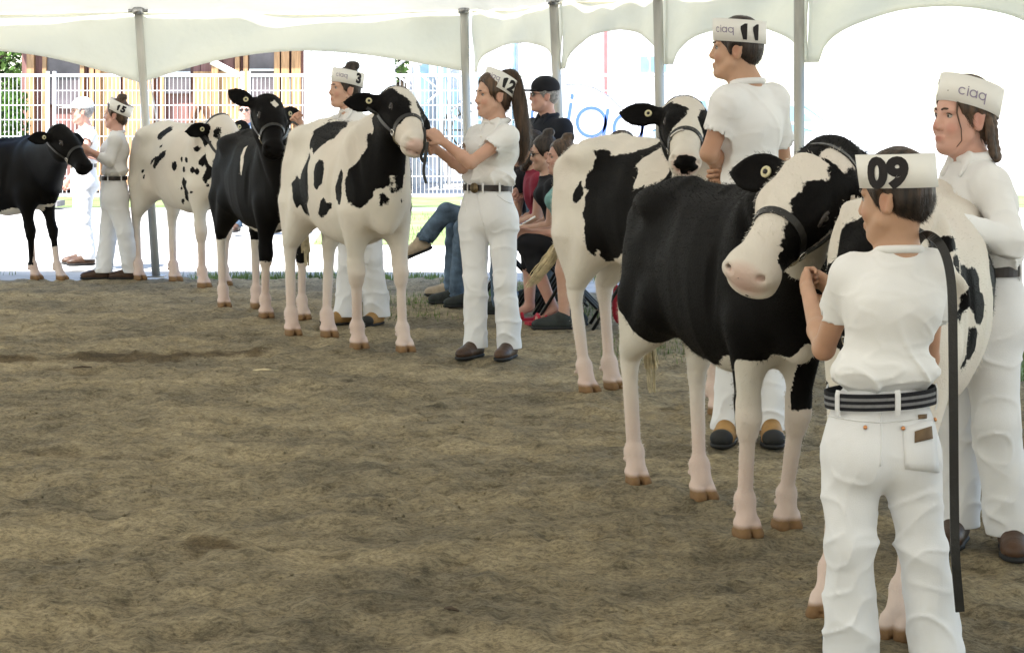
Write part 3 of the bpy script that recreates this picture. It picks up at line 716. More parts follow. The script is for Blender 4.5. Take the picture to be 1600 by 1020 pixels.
M['boot_tan'] = mat('tan_boot_leather', (.36, .20, .065), .6, .2, 12, .2, 120); M['rubber'] = mat('black_rubber', (.02, .02, .02), .7, .1)
M['shoe_brown'] = mat('brown_shoe_leather', (.075, .04, .024), .45, .3, 15, .15, 120); M['shoe_dark'] = mat('dark_shoe', (.03, .035, .033), .7, .2, 30)
M['belt'] = mat('dark_brown_belt', (.022, .014, .011), .4, .3, 25, .1, 200, .4); M['brass'] = mat('old_brass', (.25, .19, .11), .4, .3, 60, .3, 150, metal=.9)
M['copper'] = mat('copper_rivet', (.65, .30, .14), .3, .1, metal=1.0); M['patch'] = mat('brown_leather_patch', (.17, .11, .06), .7, .15, 40)
M['eye_white'] = mat('eye_white', (.42, .38, .35), .25, .03); M['iris'] = mat('dark_iris', (.03, .02, .014), .1, .05, spec=.6)
M['black_cloth'] = mat('black_cloth', (.014, .014, .018), .85, .2, 9, .1, 300); M['maroon'] = mat('maroon_cotton', (.26, .025, .05), .85, .12, 9, .1, 300); M['teal'] = mat('pale_teal_cotton', (.22, .42, .40), .85, .08, 9, .1, 300)
M['denim'] = mat('blue_denim', (.13, .19, .27), .85, .3, 14, .25, 400); M['navy'] = mat('navy_polo', (.012, .015, .024), .8, .2, 9, .1, 300); M['blue_shirt'] = mat('grey_blue_shirt', (.20, .26, .38), .85, .1)
M['tan_canvas'] = mat('tan_canvas_shoe', (.52, .42, .31), .8, .15, 20); M['red_leather'] = mat('red_sandal_leather', (.50, .025, .05), .4, .1)

def text_mesh(txt, size, shear=0.0, bold=.0):
    if '1' in txt:
        vs_, fs = [], []; x = -.26 * (len(txt) - 1) * size
        for ch in txt:
            if ch == '1':
                g = [(-.075, -.34), (.085, -.34), (.085, .36), (-.02, .36), (-.19, .23), (-.19, .10), (-.075, .16)]; o_ = len(vs_)
                vs_ += [V(((a + shear * b) * size + x, b * size, 0)) for a, b in g]; fs.append(tuple(range(o_, o_ + 7)))
            else:
                v2, f2 = text_mesh(ch, size, shear, bold); o_ = len(vs_); vs_ += [v + V((x, 0, 0)) for v in v2]; fs += [tuple(i + o_ for i in q_) for q_ in f2]
            x += .52 * size
        return vs_, fs
    cu = bpy.data.curves.new("lettering", 'FONT'); cu.body = txt; cu.size = size; cu.align_x = 'CENTER'; cu.align_y = 'CENTER'; cu.shear = shear; cu.offset = bold; cu.resolution_u = 4
    o = bpy.data.objects.new("lettering", cu); scene.collection.objects.link(o)
    bpy.context.view_layer.update()
    me = bpy.data.meshes.new_from_object(o.evaluated_get(bpy.context.evaluated_depsgraph_get()))
    vs_ = [v.co.copy() for v in me.vertices]; fs = [tuple(p.vertices) for p in me.polygons]
    bpy.data.objects.remove(o); bpy.data.curves.remove(cu); bpy.data.meshes.remove(me)
    return vs_, fs
def logo_mesh(size, w=.075):
    vs_, fs = [], []
    def arc(cx, a0, a1, r=.25, n=22):
        o_ = len(vs_)
        for k in range(n + 1):
            a = a0 + (a1 - a0) * k / n
            for q_ in (r - w, r): vs_.append(V(((cx + q_ * math.cos(a)) * size, q_ * math.sin(a) * size, 0)))
        for k in range(n): fs.append((o_ + 2 * k, o_ + 2 * k + 1, o_ + 2 * k + 3, o_ + 2 * k + 2))
    def bar(x0, x1, y0, y1):
        o_ = len(vs_); vs_.extend(V((x * size, y * size, 0)) for x, y in ((x0, y0), (x1, y0), (x1, y1), (x0, y1))); fs.append((o_, o_ + 1, o_ + 2, o_ + 3))
    arc(-.66, .7, 2 * math.pi - .7); bar(-.33, -.33 + w, -.25, .25); bar(-.33, -.33 + w, .31, .39)
    arc(.06, 0, 2 * math.pi); bar(.31 - w, .31, -.25, .25); arc(.65, 0, 2 * math.pi); bar(.90 - w, .90, -.46, .25)
    return vs_, fs
def subdiv_long(vs_, fs, mx):
    import bmesh
    bm = bmesh.new(); bv = [bm.verts.new(v) for v in vs_]
    for f in fs:
        try: bm.faces.new([bv[i] for i in f])
        except ValueError: pass
    bmesh.ops.triangulate(bm, faces=bm.faces[:])
    for _ in range(4):
        ed = [e for e in bm.edges if e.calc_length() > mx]
        if not ed: break
        bmesh.ops.subdivide_edges(bm, edges=ed, cuts=1); bmesh.ops.triangulate(bm, faces=bm.faces[:])
    bm.verts.index_update(); out = [v.co.copy() for v in bm.verts], [tuple(v.index for v in f.verts) for f in bm.faces]; bm.free(); return out

def frame(f, pitch=0.0, roll=0.0):
    f = unit(V((f[0], f[1], 0))); l = V((-f.y, f.x, 0)); f3 = unit(f * math.cos(pitch) + V((0, 0, -1)) * math.sin(pitch)); up = f3.cross(l)
    if roll: q = Matrix.Rotation(roll, 3, f3); l = q @ l; up = q @ up
    return f3, l, up
def make_hat(root, o, hf, hl_, hu, s, texts, height=.092, tilt=0.0, up_off=.064):
    """open-topped card band round the head; texts = (string, direction, size, material, shear, bold, rise)"""
    q = Matrix.Rotation(tilt, 3, hl_); f, u_ = q @ hf, q @ hu
    c = o + u_ * up_off * s - f * .016 * s
    a, b = .109 * s, .093 * s; n = 40; vs_, fs = [], []
    hgt = height * s
    def pt(ang, z, off=0.0):
        fl = 1 + .02 * (z / hgt); return c + f * (a * fl + off) * math.cos(ang) + hl_ * (b * fl + off) * math.sin(ang) + u_ * (z - hgt * .35 + .010 * s * math.cos(ang))
    for k in range(n):
        g = 2 * math.pi * k / n
        vs_ += [pt(g, 0), pt(g, hgt), pt(g, hgt, -.0018), pt(g, 0, -.0018)]
    for k in range(n):
        k2 = (k + 1) % n
        for j in range(4): fs.append((k * 4 + j, k2 * 4 + j, k2 * 4 + (j + 1) % 4, k * 4 + (j + 1) % 4))
    hat = mesh_py("paper_hat", vs_, fs, M['paper'], root, False)
    for p in hat.data.polygons: p.use_smooth = abs(p.normal.dot(u_)) < .5
    for t, d, size, m_, shear, bold, rise in texts:
        d = V(d); ang0 = math.atan2(d.dot(hl_) / b, d.dot(f) / a)
        tv, tf = subdiv_long(*(logo_mesh(size * s) if t == 'ciaq' else text_mesh(t, size * s, shear, bold)), .012 * s); R = (a + b) / 2 * 1.03
        mesh_py("lettering", [pt(ang0 + v.x / R, hgt * .5 + v.y + rise * s, .0022) for v in tv], tf, m_, hat)
    return hat
def add_hand(S, wr, d, n, s, side, grip=1.0):
    """hand at wrist wr pointing along d, palm normal n; side +1/-1 places the thumb"""
    d = unit(d); n = unit(V(n) - d * d.dot(V(n))); t = d.cross(n) * side
    S.cone(wr, wr + d * .03 * s, .026 * s, .028 * s, .012 * s, sq=[(n, 1.35)])
    S.ell(wr + d * .055 * s, [.046 * s, .043 * s, .019 * s], np.array([list(d), list(t), list(n)]).T, .012 * s)
    for i in range(4):
        L = (.95, 1.05, 1.0, .8)[i]; k = wr + d * (.092 + (.004, .008, .005, -.004)[i]) * s + t * (.031 - .0205 * i) * s
        a1 = .35 + .75 * grip; a2 = a1 + .55 + 1.0 * grip; a3 = a2 + .4 + .4 * grip
        k1 = k + (d * math.cos(a1) + n * math.sin(a1)) * .036 * L * s; k2 = k1 + (d * math.cos(a2) + n * math.sin(a2)) * .024 * L * s; k3 = k2 + (d * math.cos(a3) + n * math.sin(a3)) * .018 * L * s
        S.cone(wr + d * .06 * s + t * (.025 - .017 * i) * s, k, .010 * s, .0098 * s, .006 * s)
        S.cone(k, k1, .0098 * s, .0088 * s, .003 * s); S.cone(k1, k2, .0088 * s, .0082 * s, .002 * s); S.cone(k2, k3, .008 * s, .007 * s, .002 * s)
    b0 = wr + d * .025 * s + t * .028 * s; b1 = b0 + (d * .6 + t * .55 + n * .45) * .042 * s; b2 = b1 + (d * .75 + n * .5 - t * .25 * grip) * .032 * s
    S.cone(b0, b1, .0145 * s, .0115 * s, .010 * s); S.cone(b1, b2, .011 * s, .009 * s, .003 * s)
def add_head(S, o, f, l, u, s):
    R = np.array([list(f), list(l), list(u)]).T
    h = lambda a, b, c: o + (f * a + l * b + u * c) * s
    E = lambda c, r, k=.02, op='u': S.ell(h(*c), [x * s for x in r], R, k * s, op)
    C = lambda a, b, ra, rb, k=.01, op='u': S.cone(h(*a), h(*b), ra * s, rb * s, k * s, op)
    E((-.012, 0, .032), (.096, .074, .088)); E((.012, 0, -.03), (.075, .062, .085), .03); E((.045, 0, -.082), (.040, .042, .032), .03)
    E((.070, 0, -.096), (.021, .022, .017), .018)
    for sd in (1, -1):
        E((.058, .034 * sd, -.030), (.026, .024, .026), .02); C((.02, .055 * sd, -.055), (.055, .025 * sd, -.092), .020, .016, .02)
        E((.090, .031 * sd, .011), (.014, .018, .009), .010, 's'); C((.079, .013 * sd, .028), (.068, .048 * sd, .027), .009, .007, .010)
        E((-.008, .074 * sd, -.008), (.021, .010, .032), .004); E((-.004, .083 * sd, -.004), (.012, .006, .020), .004, 's')
        C((-.026, .078 * sd, .012), (-.012, .080 * sd, -.030), .006, .006, .004)
        E((.093, .0105 * sd, -.028), (.011, .008, .008), .006)
    C((.080, 0, .020), (.100, 0, -.020), .0085, .0115, .012)
    C((.088, .018, -.058), (.088, -.018, -.058), .0055, .0055, .005); C((.0925, .006, -.0565), (.0925, -.006, -.0565), .006, .006, .004)
    C((.087, .015, -.068), (.087, -.015, -.068), .0075, .0075, .005)
    C((.098, .022, -.0625), (.098, -.022, -.0625), .0016, .0016, .003, 's')
    return h, R
def person(label, J, f, hf, s=1.0, hpitch=0.0, hroll=0.0, skin='skin_fair', shirt='white_shirt', sleeve=.6, legs='white_jeans', shoe='shoe_brown', toe=None, hair='hair_dark', hair_style='short',
           hat=None, female=False, group="people showing cattle in the ring", belt='belt', h=.0055, waist=.128, chest=.15, hip=.155, thigh=.083, knee=.066, hem=.072, cat="person", footdir=None, hs=None,
           grip=(1.0, 1.0), collar=True, bare_leg=None, tuck=True, hands=True, leg_cut=None, fold=1.0, palm=None, extra=None, cap=None, shade=None, root=None, hat_tilt=0.0, belly=0.0, hem_z=.060, hat_up=.064, sleeve_fit=1.0):
    """J: world joints neck, head, shL/shR, elL/elR, wrL/wrR, pel, hipL/R, knL/R, anL/R"""
    base = V(root) if root is not None else V(((J['anL'].x + J['anR'].x) / 2, (J['anL'].y + J['anR'].y) / 2, 0))
    r = empty("person", base); tag(r, label, cat, group)
    j = {k: V(v) - base for k, v in J.items()}
    f = unit(V((f[0], f[1], 0))); l = V((-f.y, f.x, 0)); up = V((0, 0, 1)); hs = hs or s
    q = Cow(); q.root, q.j, q.f, q.l = r, j, f, l
    FOOT.extend((V((J['an' + c_].x, J['an' + c_].y, 0)) + unit(V((footdir or {}).get(c_, f))) * .04 * s, .10) for c_ in 'LR' if J['an' + c_].z < .15)
    # skin
    S = SDF(); h_f, h_l, h_u = frame(hf, hpitch, hroll); hd, HR = add_head(S, j['head'], h_f, h_l, h_u, hs)
    S.cone(hd(-.022, 0, -.055), j['neck'] - up * .01 * s, .047 * s, .052 * s, .025 * s)
    S.cone(j['neck'] - up * .03 * s, j['neck'] - up * .12 * s, .07 * s, .09 * s, .05 * s, sq=[(f, 1.2)])
    wear = {}
    for c, sd in (('L', 1), ('R', -1)):
        sh, el, wr = j['sh' + c], j['el' + c], j['wr' + c]
        S.cone(j['neck'] - up * .07 * s, sh, .055 * s, .042 * s, .04 * s)
        S.cone(sh, el, .044 * s, .035 * s, .03 * s); fm = el + (wr - el) * .3
        S.cone(el, fm, .034 * s, .036 * s, .02 * s); S.cone(fm, wr, .036 * s, .0245 * s, .02 * s, sq=[(f, 1.08)])
        if hands:
            pn = (palm or {}).get(c) or (l * -sd)
            add_hand(S, wr, wr - el, pn, s, sd if True else -sd, grip[0 if sd > 0 else 1])
    if bare_leg:
        for c in 'LR':
            kn, an = j['kn' + c], j['an' + c]; cf = kn + (an - kn) * .3 - unit(j['kn' + c] - j['hip' + c]).cross(up).cross(up) * 0
            S.cone(kn + (j['hip' + c] - kn) * .25, kn, .062 * s, .052 * s, .03 * s); S.cone(kn, cf, .050 * s, .054 * s, .03 * s); S.cone(cf, an, .054 * s, .034 * s, .03 * s)
            fd = unit(V((footdir or {}).get(c, f))); S.cone(an, an + fd * .12 * s - up * (an.z - .035) * .9, .034 * s, .026 * s, .02 * s, sq=None)
    vt, qd = S.mesh(h)
    Hd = ((vt - np.array(j['head'])) / hs) @ HR
    near = np.linalg.norm(Hd, axis=1) < .25
    red = np.zeros(len(vt))
    for c, rr, a in (((.092, 0, -.063), (.018, .026, .012), .6), ((.07, .042, -.03), (.03, .024, .024), .35), ((.07, -.042, -.03), (.03, .024, .024), .35), ((.105, 0, -.022), (.016, .016, .016), .4), ((0, .08, -.005), (.03, .014, .04), .35), ((0, -.08, -.005), (.03, .014, .04), .35)):
        red = np.maximum(red, np.clip((1 - np.linalg.norm((Hd - c) / rr, axis=1)) * 2.0, 0, 1) * a)
    body = mesh_np("body", vt, qd, M[skin], r, attrs={"red": np.where(near, np.clip(red, 0, .9), .12 + .1 * wob(vt, 20, 1))})
    for sd in (1, -1):
        e = uv_sphere("eye", hd(.0692, .031 * sd, .0105), .0120 * hs, M['eye_white'], r, 12, 8); uv_sphere("iris", hd(.0770, .0312 * sd, .0100), .0058 * hs, M['iris'], e, 8, 6)
        mb = MB(); mb.tube([hd(.0925 - .012 * t * t, (.014 + .017 * t) * sd, .030 + .004 * math.sin(t * 2.6)) for t in (0, .5, 1, 1.5, 2)], [.0028 * hs, .0036 * hs, .0034 * hs, .0028 * hs, .0015 * hs], 6); mb.build("eyebrow", M[hair], r, True)
        mb = MB(); mb.tube([hd(.0815 - .0035 * abs(t) ** 2 * 2.2, (.031 + .013 * t) * sd, .0185 - .0055 * t * t) for t in (-1, -.5, 0, .5, 1)], .0017 * hs, 5); mb.build("eyelashes", M[hair], r, True)
    # hair
    if hair_style:
        S = SDF(); Rm = HR; big = 1.0 if hair_style == 'short' else 1.03
        S.ell(hd(-.017, 0, .045), [.101 * hs * big, .083 * hs * big, .099 * hs * big], Rm, .02 * hs)
        S.ell(hd(-.052, 0, -.012 if hair_style == 'short' else -.022), [.051 * hs, .065 * hs, (.052 if hair_style == 'short' else .066) * hs], Rm, .03 * hs)
        for sd in (1, -1): S.cone(hd(.012, .071 * sd, .03), hd(.016, .069 * sd, -.008), .013 * hs, .008 * hs, .012 * hs)
        S.ell(hd(.088, 0, -.035), [.062 * hs, .10 * hs, .088 * hs], Rm, .012 * hs, 's')
        if hair_style != 'short': S.ell(hd(.094, 0, -.012), [.066 * hs, .088 * hs, .105 * hs], Rm, .012 * hs, 's')
        for sd in (1, -1): S.ell(hd(-.002, .088 * sd, -.012), [.026 * hs, .020 * hs, .036 * hs], Rm, .006 * hs, 's')
        if hair_style == 'bun':
            S.ell(hd(-.05, 0, .150), [.040 * hs, .040 * hs, .036 * hs], Rm, .015 * hs); S.ell(hd(-.075, .01, .155), [.03 * hs, .03 * hs, .03 * hs], Rm, .01 * hs)
        if hair_style == 'low':
            S.cone(hd(-.085, 0, .03), hd(-.10, 0, -.06), .04 * hs, .03 * hs, .03 * hs)
        dsp = lambda p: -(ridge(p * [1, 1, .35], 70 / hs, 0) - .5) * .0035
        vt, qd = S.mesh(max(h, .0045), dsp); hm = mesh_np("hair", vt, qd, M[hair], r)
        q.hair = hm
    # shirt
    S = SDF(); pel, nk = j['pel'], j['neck']; sq = [(f, 1.42)]; ch = pel + (nk - pel) * .70; ws = pel + (nk - pel) * .22
    if belly: S.ell(ws + f * .06 * s + up * .03, [.13 * s, .12 * s, .14 * s], None, .08 * s)
    S.cone(ws + up * (.10 * s if tuck else 0), ch, waist * 1.03 * s, chest * s, .06 * s, sq=sq); S.cone(ch, nk - up * .045 * s, chest * s * .93, .07 * s, .05 * s, sq=[(f, 1.25)])
    if tuck: S.cone(ws + up * .055 * s - l * .045 * s, ws + up * .055 * s + l * .045 * s, waist * 1.03 * s, waist * 1.03 * s, .04 * s, sq=[(f, 1.28), (up, 2.1)])
    else: S.cone(pel + up * .0, ws, hip * 1.02 * s, waist * 1.02 * s, .05 * s, sq=sq)
    if female:
        for sd in (1, -1): S.ell(ch + l * .068 * sd * s + f * .085 * s - up * .01 * s, [.062 * s, .062 * s, .062 * s], None, .05 * s)
    for c, sd in (('L', 1), ('R', -1)):
        sh, el, wr = j['sh' + c], j['el' + c], j['wr' + c]; sl = sleeve if not isinstance(sleeve, dict) else sleeve[c]; sf = sleeve_fit
        S.cone(ch + l * sd * .06 * s, sh - up * .02 * s, .10 * s, .055 * s, .06 * s); S.cone(nk - up * .06 * s + l * sd * .03 * s, sh - up * .006 * s, .050 * s, .050 * s, .05 * s)
        if sl <= 1:
            e = sh + (el - sh) * sl; S.cone(sh, e, .060 * s, .062 * s * sf, .04 * s); d = unit(el - sh)
            S.cone(e + d * .03 * s, e + d * .14 * s, .085 * s, .085 * s, .004, 's'); S.cone(e - d * .03 * s, e + d * .2 * s, .055 * s * sf, .055 * s * sf, .004, 's')
        else:
            e = el + (wr - el) * (sl - 1); S.cone(sh, el, .059 * s, .054 * s, .03 * s); S.cone(el, e, .054 * s, .042 * s, .03 * s); d = unit(wr - el)
            S.cone(e + d * .05 * s, e + d * .12 * s, .06 * s, .06 * s, .004, 's'); S.cone(e - d * .02 * s, e + d * .2 * s, .033 * s, .033 * s, .004, 's')
            S.cone(e - d * .035 * s, e - d * .012 * s, .041 * s, .041 * s, .008 * s)
    S.cone(nk + up * .032 * s, nk + up * .14 * s, .056 * s, .072 * s, .006, 's')
    S.cone(nk - up * .05 * s, nk - up * .012 * s, .072 * s, .060 * s, .03 * s, sq=[(f, 1.05)])
    S.cone(nk + up * .028 * s, nk + up * .14 * s, .058 * s, .072 * s, .006, 's')
    zb = ws.z
    def dsp(p):
        lowm = np.exp(-((p[:, 2] - zb) / (.13 * s)) ** 2); t = p * [1, 1, .8]
        return -fold * ((ridge(t + p[:, [2, 2, 0]] * .4, 11 / s, 0) ** 4 - .25) * (.0045 + .008 * lowm) + (ridge(p * [1, 1, 1.5], 22 / s, 1) ** 3 - .3) * (.0022 + .005 * lowm)) * s
    vt, qd = S.mesh(h * 1.25, dsp); q.shirt = mesh_np("shirt", vt, qd, M[shirt], r)
    if collar:
        S = SDF(); n_ = 26; pt = collar == 'point'; ring = ring_pts(nk - up * (.004 if pt else .022) * s - f * .004 * s, up, .063 * s, n_, f, .067 * s)
        for k in range(n_):
            k2 = (k + 1) % n_
            if pt and (k in (0, n_ - 1)): continue
            hk = lambda i: (.012 + .012 * (1 - math.cos(2 * math.pi * i / n_)) / 2) * s
            S.cone(ring[k] + up * hk(k), ring[k2] + up * hk(k2), (.015 if pt else .010) * s, (.015 if pt else .010) * s, .012 * s)
        S.cone(nk - up * .05 * s, nk + up * .12 * s, .052 * s, .060 * s, .004, 's')
        if collar == 'point':
            for sd in (1, -1): S.cone(nk + f * .045 * s + l * .05 * sd * s + up * .015 * s, nk + f * .085 * s + l * .055 * sd * s - up * .045 * s, .022 * s, .008 * s, .01 * s, sq=[(f, 2.0)])
        vt, qd = S.mesh(min(h, .005)); mesh_np("collar", vt, qd, M[shirt], r)
    # trousers
    S = SDF(); S.cone(pel + up * .05 * s - l * .045 * s, pel + up * .05 * s + l * .045 * s, waist * .80 * s, waist * .80 * s, .05 * s, sq=[(f, 1.05)])
    S.cone(pel - up * .06 * s - l * .06 * s, pel - up * .06 * s + l * .06 * s, hip * .74 * s, hip * .74 * s, .06 * s, sq=[(f, 1.02)])
    lc = leg_cut
    for c, sd in (('L', 1), ('R', -1)):
        hp, kn, an = j['hip' + c], j['kn' + c], j['an' + c]
        S.ell(pel - up * .10 * s + l * .065 * sd * s - f * .045 * s, [.085 * s, .085 * s, .095 * s], None, .05 * s)
        S.cone(hp, kn, thigh * 1.08 * s, knee * s, .035 * s)
        if lc is None:
            low = an.z < .25; e_ = V((an.x, an.y, hem_z + .012)) if low else an + up * .02 * s; S.cone(kn, e_, knee * s, hem * s, .03 * s)
            d = unit(an - kn); S.cone(an + d * .09 * s - up * .05, an + d * .30 * s, .14 * s, .14 * s, .006, 's') if an.z > .25 else None
            S.cone(e_ + d * .0, e_ + d * .2 * s, hem * .80 * s, hem * .80 * s, .004, 's')
        elif lc > 0:
            e = kn + (an - kn) * lc; S.cone(kn, e, knee * s, knee * .92 * s, .03 * s); d = unit(an - kn)
            S.cone(e + d * .02 * s, e + d * .2 * s, knee * .8 * s, knee * .8 * s, .004, 's'); S.cone(e + d * .09 * s, e + d * .3 * s, .09 * s, .09 * s, .004, 's')
    kz = (j['knL'].z + j['knR'].z) / 2; az = min(j['anL'].z, j['anR'].z)
    def dspt(p):
        z = p[:, 2]; w = .22 + .8 * np.exp(-((z - kz) / (.13 * s)) ** 2) + 1.1 * np.exp(-((z - az - .06) / (.10 * s)) ** 2) + .7 * np.exp(-((z - pel.z + .18 * s) / (.08 * s)) ** 2)
        w *= np.clip((pel.z + .02 - z) / (.06 * s), 0, 1) * np.clip((z - az + .02) / .05, .15, 1)
        t = np.stack([p[:, 0] + .35 * p[:, 2], p[:, 1], p[:, 2] * 1.15 - .3 * p[:, 0]], 1)
        return -fold * w * ((ridge(t, 8.0 / s, 2) ** 4 - .25) * .0130 + (ridge(t[:, [1, 2, 0]], 17 / s, 0) ** 4 - .25) * .0070) * s
    vt, qd = S.mesh(h * 1.35, dspt)
    if lc is None and j['anL'].z < .25: vt[:, 2] = np.maximum(vt[:, 2], hem_z)
    q.trousers = mesh_np("trousers", vt, qd, M[legs], r)
    # belt
    if belt:
        bz = pel + up * .105 * s; aw, bw = waist * .80 * s + .047 * s, waist * .80 / 1.05 * s + .006
        bo = empty("belt"); bo.parent = r
        pts = [bz + l * (aw * abs(math.cos(g)) ** .9 * (1 if math.cos(g) >= 0 else -1)) + f * bw * math.sin(g) for g in [2 * math.pi * k / 40 for k in range(41)]]
        nr = [unit(p - bz) for p in pts]; mb = MB(); mb.strap(pts, nr, .036 * s, .006); mb.build("strap", M[belt], bo); q.beltpts = pts; q.bz, q.aw, q.bw, q.belt = bz, aw, bw, bo
        mb = MB(); c_ = bz + f * (bw + .008)
        pl = ring_pts(c_, f, .034 * s, 18, l, .026 * s); mb.tube([c_ - f * .004, c_ + f * .003], .03 * s, 18); mb.build("buckle", M['brass'], bo, True)
        for g in (-2.6, -1.57, -.5, .5, 1.2, 1.94, 2.64):
            p = bz + l * aw * math.cos(g) * 1.0 + f * bw * math.sin(g); n_ = unit(V(p - bz))
            mb = MB(); mb.strap([p + n_ * .007 + up * .030 * s, p + n_ * .009 + up * .01 * s, p + n_ * .009 - up * .01 * s, p + n_ * .006 - up * .032 * s], n_, .011 * s, .004); mb.build("belt_loop", M[legs], q.trousers)
    # shoes
    for c, sd in (('L', 1), ('R', -1)):
        an = j['an' + c]; fd = unit(V((footdir or {}).get(c, f))); 
        if fd.z == 0 and an.z < .25: g0 = V((an.x, an.y, 0))
        else: g0 = an - up * .085 * s
        sdv = unit(up.cross(fd)); up2 = fd.cross(sdv); hh = .0 if an.z < .25 else 0
        A = lambda a, b, c2: g0 + fd * (a + .028) * s + sdv * b * s + up2 * c2 * s
        if shoe == 'sandal':
            mb = MB(); mb.box(A(.055, 0, .014), (.25 * s, .085 * s, .022 * s), Matrix((fd, sdv, up2)).transposed()); sh_ = mb.build("sandal", M['red_leather'], r)
            for t in (.10, .045): mb = MB(); mb.tube([A(t, -.045, .02), A(t, -.035, .055), A(t, 0, .075), A(t, .035, .055), A(t, .045, .02)], .012 * s, 8); mb.build("strap", M['red_leather'], sh_, True)
            continue
        S = SDF(); R2 = np.array([list(fd), list(sdv), list(up2)]).T
        S.cone(A(-.05, 0, .045), A(.10, 0, .040), .043 * s, .044 * s, .02 * s, sq=[(up2, 1.05)]); S.ell(A(.125, 0, .040), [.062 * s, .044 * s, .036 * s], R2, .02 * s)
        S.cone(A(-.025, 0, .06), A(-.02, 0, .135 if shoe.startswith('boot') or shoe == 'shoe_brown_boot' else .085), .040 * s, .042 * s, .02 * s)
        S.cone(A(-.02, 0, .09), A(.07, 0, .055), .038 * s, .036 * s, .02 * s)
        vt, qd = S.mesh(max(h, .005)); zz = (vt - np.array(g0)) @ np.array(up2)
        vt = vt + np.outer(np.maximum(.016 * s - zz, 0), np.array(up2)); sh_ = mesh_np("shoe", vt, qd, M['shoe_brown' if shoe == 'shoe_brown_boot' else shoe], r)
        S = SDF(); S.cone(A(-.055, 0, .016), A(.09, 0, .016), .043 * s, .046 * s, .03 * s, sq=[(up2, 2.6)]); S.ell(A(.125, 0, .016), [.068 * s, .047 * s, .018 * s], R2, .02 * s)
        vt, qd = S.mesh(max(h, .006)); vt[:, 2] = np.maximum(vt[:, 2], .001); mesh_np("sole", vt, qd, M['rubber'], sh_)
        if toe:
            S = SDF(); S.ell(A(.142, 0, .042), [.050 * s, .0465 * s, .037 * s], R2, .01); vt, qd = S.mesh(max(h, .005)); vt[:, 2] = np.maximum(vt[:, 2], .012); mesh_np("toe_cap", vt, qd, M[toe], sh_)
    if hat: q.hat = make_hat(r, j['head'], h_f, h_l, h_u, hs, hat, tilt=hat_tilt, up_off=hat_up)
    q.ht = hat_tilt; q.hd, q.h_f, q.h_l, q.h_u, q.hs, q.s = hd, h_f, h_l, h_u, hs, s
    return q
# ---------------------------------------------------------------- exhibitors
def toward(p): return V((-p.x, -p.y, 0)).normalized()
Y = 5.5
J = dict(head=P(1398, 312, Y), neck=P(1404, 388, Y), shL=P(1330, 428, Y + .02), shR=P(1456, 420, Y + .02), elL=P(1287, 545, Y + .16), elR=P(1450, 560, Y + .20), wrL=P(1262, 452, Y + .46), wrR=P(1305, 455, Y + .50),
         pel=P(1376, 668, Y), hipL=P(1334, 720, Y), hipR=P(1420, 720, Y), knL=P(1328, 850, Y - .02), knR=P(1442, 855, Y), anL=P(1330, 1004, Y + .02), anR=P(1464, 1006, Y + .02))
B09 = person("boy with paper hat numbered 09 seen from behind, black strap over his shoulder", J, (-.18, .98), (-.82, .57), .82, hpitch=.12, hs=.95, skin='skin_tan', sleeve=.62, hat=[("09", (-.50, -.86, 0), .108, M['ink'], .12, .006, -.008)], hair='hair_boy', h=.0042,
             waist=.134, chest=.142, hip=.174, thigh=.094, knee=.074, hem=.090, belt=None, palm={'L': V((1, .2, -.1)), 'R': V((-1, .2, 0))}, footdir={'L': V((-.15, 1, 0)), 'R': V((.12, 1, 0))}, collar=True, hem_z=.004)
Y = 6.84
J = dict(head=P(1503, 186, Y), neck=P(1519, 252, Y), shL=P(1548, 287, Y - .15), shR=P(1498, 277, Y + .16), elL=P(1577, 378, Y - .26), elR=P(1500, 375, Y + .05), wrL=P(1475, 345, Y - .42), wrR=P(1440, 350, Y - .25),
         pel=P(1533, 468, Y), hipL=P(1548, 510, Y - .07), hipR=P(1515, 510, Y + .08), knL=P(1556, 660, Y - .10), knR=P(1500, 660, Y + .08), anL=P(1580, 815, Y - .02), anR=P(1494, 822, Y + .12))
GCQ = person("girl in long-sleeved white blouse with braided hair and paper hat reading ciaq", J, (-.93, -.36), (-.90, -.44), .95, hs=1.0, skin='skin_pink', sleeve=1.98, hat=[("ciaq", (-.15, -.98, 0), .050, M['ink_soft'], 0, .0, -.008), ("0", (-1, .25, 0), .085, M['ink'], .1, .005, -.005)], hair='hair_brown', hair_style='long', female=True, h=.0045,
             shoe='shoe_brown_boot', hat_tilt=-.22, collar='point', waist=.142, chest=.152, hip=.175, thigh=.10, knee=.078, hem=.085, footdir={'L': V((-.15, -1, 0)), 'R': V((-.4, -1, 0))}, belly=.0)
Y = 9.1
J = dict(head=P(1150, 79, Y), neck=P(1166, 127, Y), shL=P(1137, 160, Y - .12), shR=P(1207, 156, Y + .10), elL=P(1108, 240, Y - .12), elR=P(1225, 260, Y + .22), wrL=P(1138, 262, Y + .12), wrR=P(1150, 268, Y + .24),
         pel=P(1176, 350, Y), hipL=P(1155, 380, Y - .06), hipR=P(1198, 380, Y + .05), knL=P(1150, 520, Y - .06), knR=P(1203, 520, Y + .04), anL=P(1137, 657, Y - .02), anR=P(1204, 662, Y - .02))
B11 = person("tall boy in white T-shirt with paper hat numbered 11, back turned, looking left", J, (-.72, .70), (-.98, .16), 1.06, hs=1.05, skin='skin_tan', sleeve=.78, hat=[("11", (.38, -.92, 0), .094, M['ink'], .05, .006, -.004), ("ciaq", (-.72, -.7, 0), .046, M['ink_soft'], 0, 0, 0)], hair='hair_dark',
             shoe='boot_tan', toe='rubber', waist=.134, chest=.142, collar=True, tuck=False, footdir={'L': V((-.25, -1, 0)), 'R': V((-.05, -1, 0))}, hat_tilt=.02)
Y = 12.17
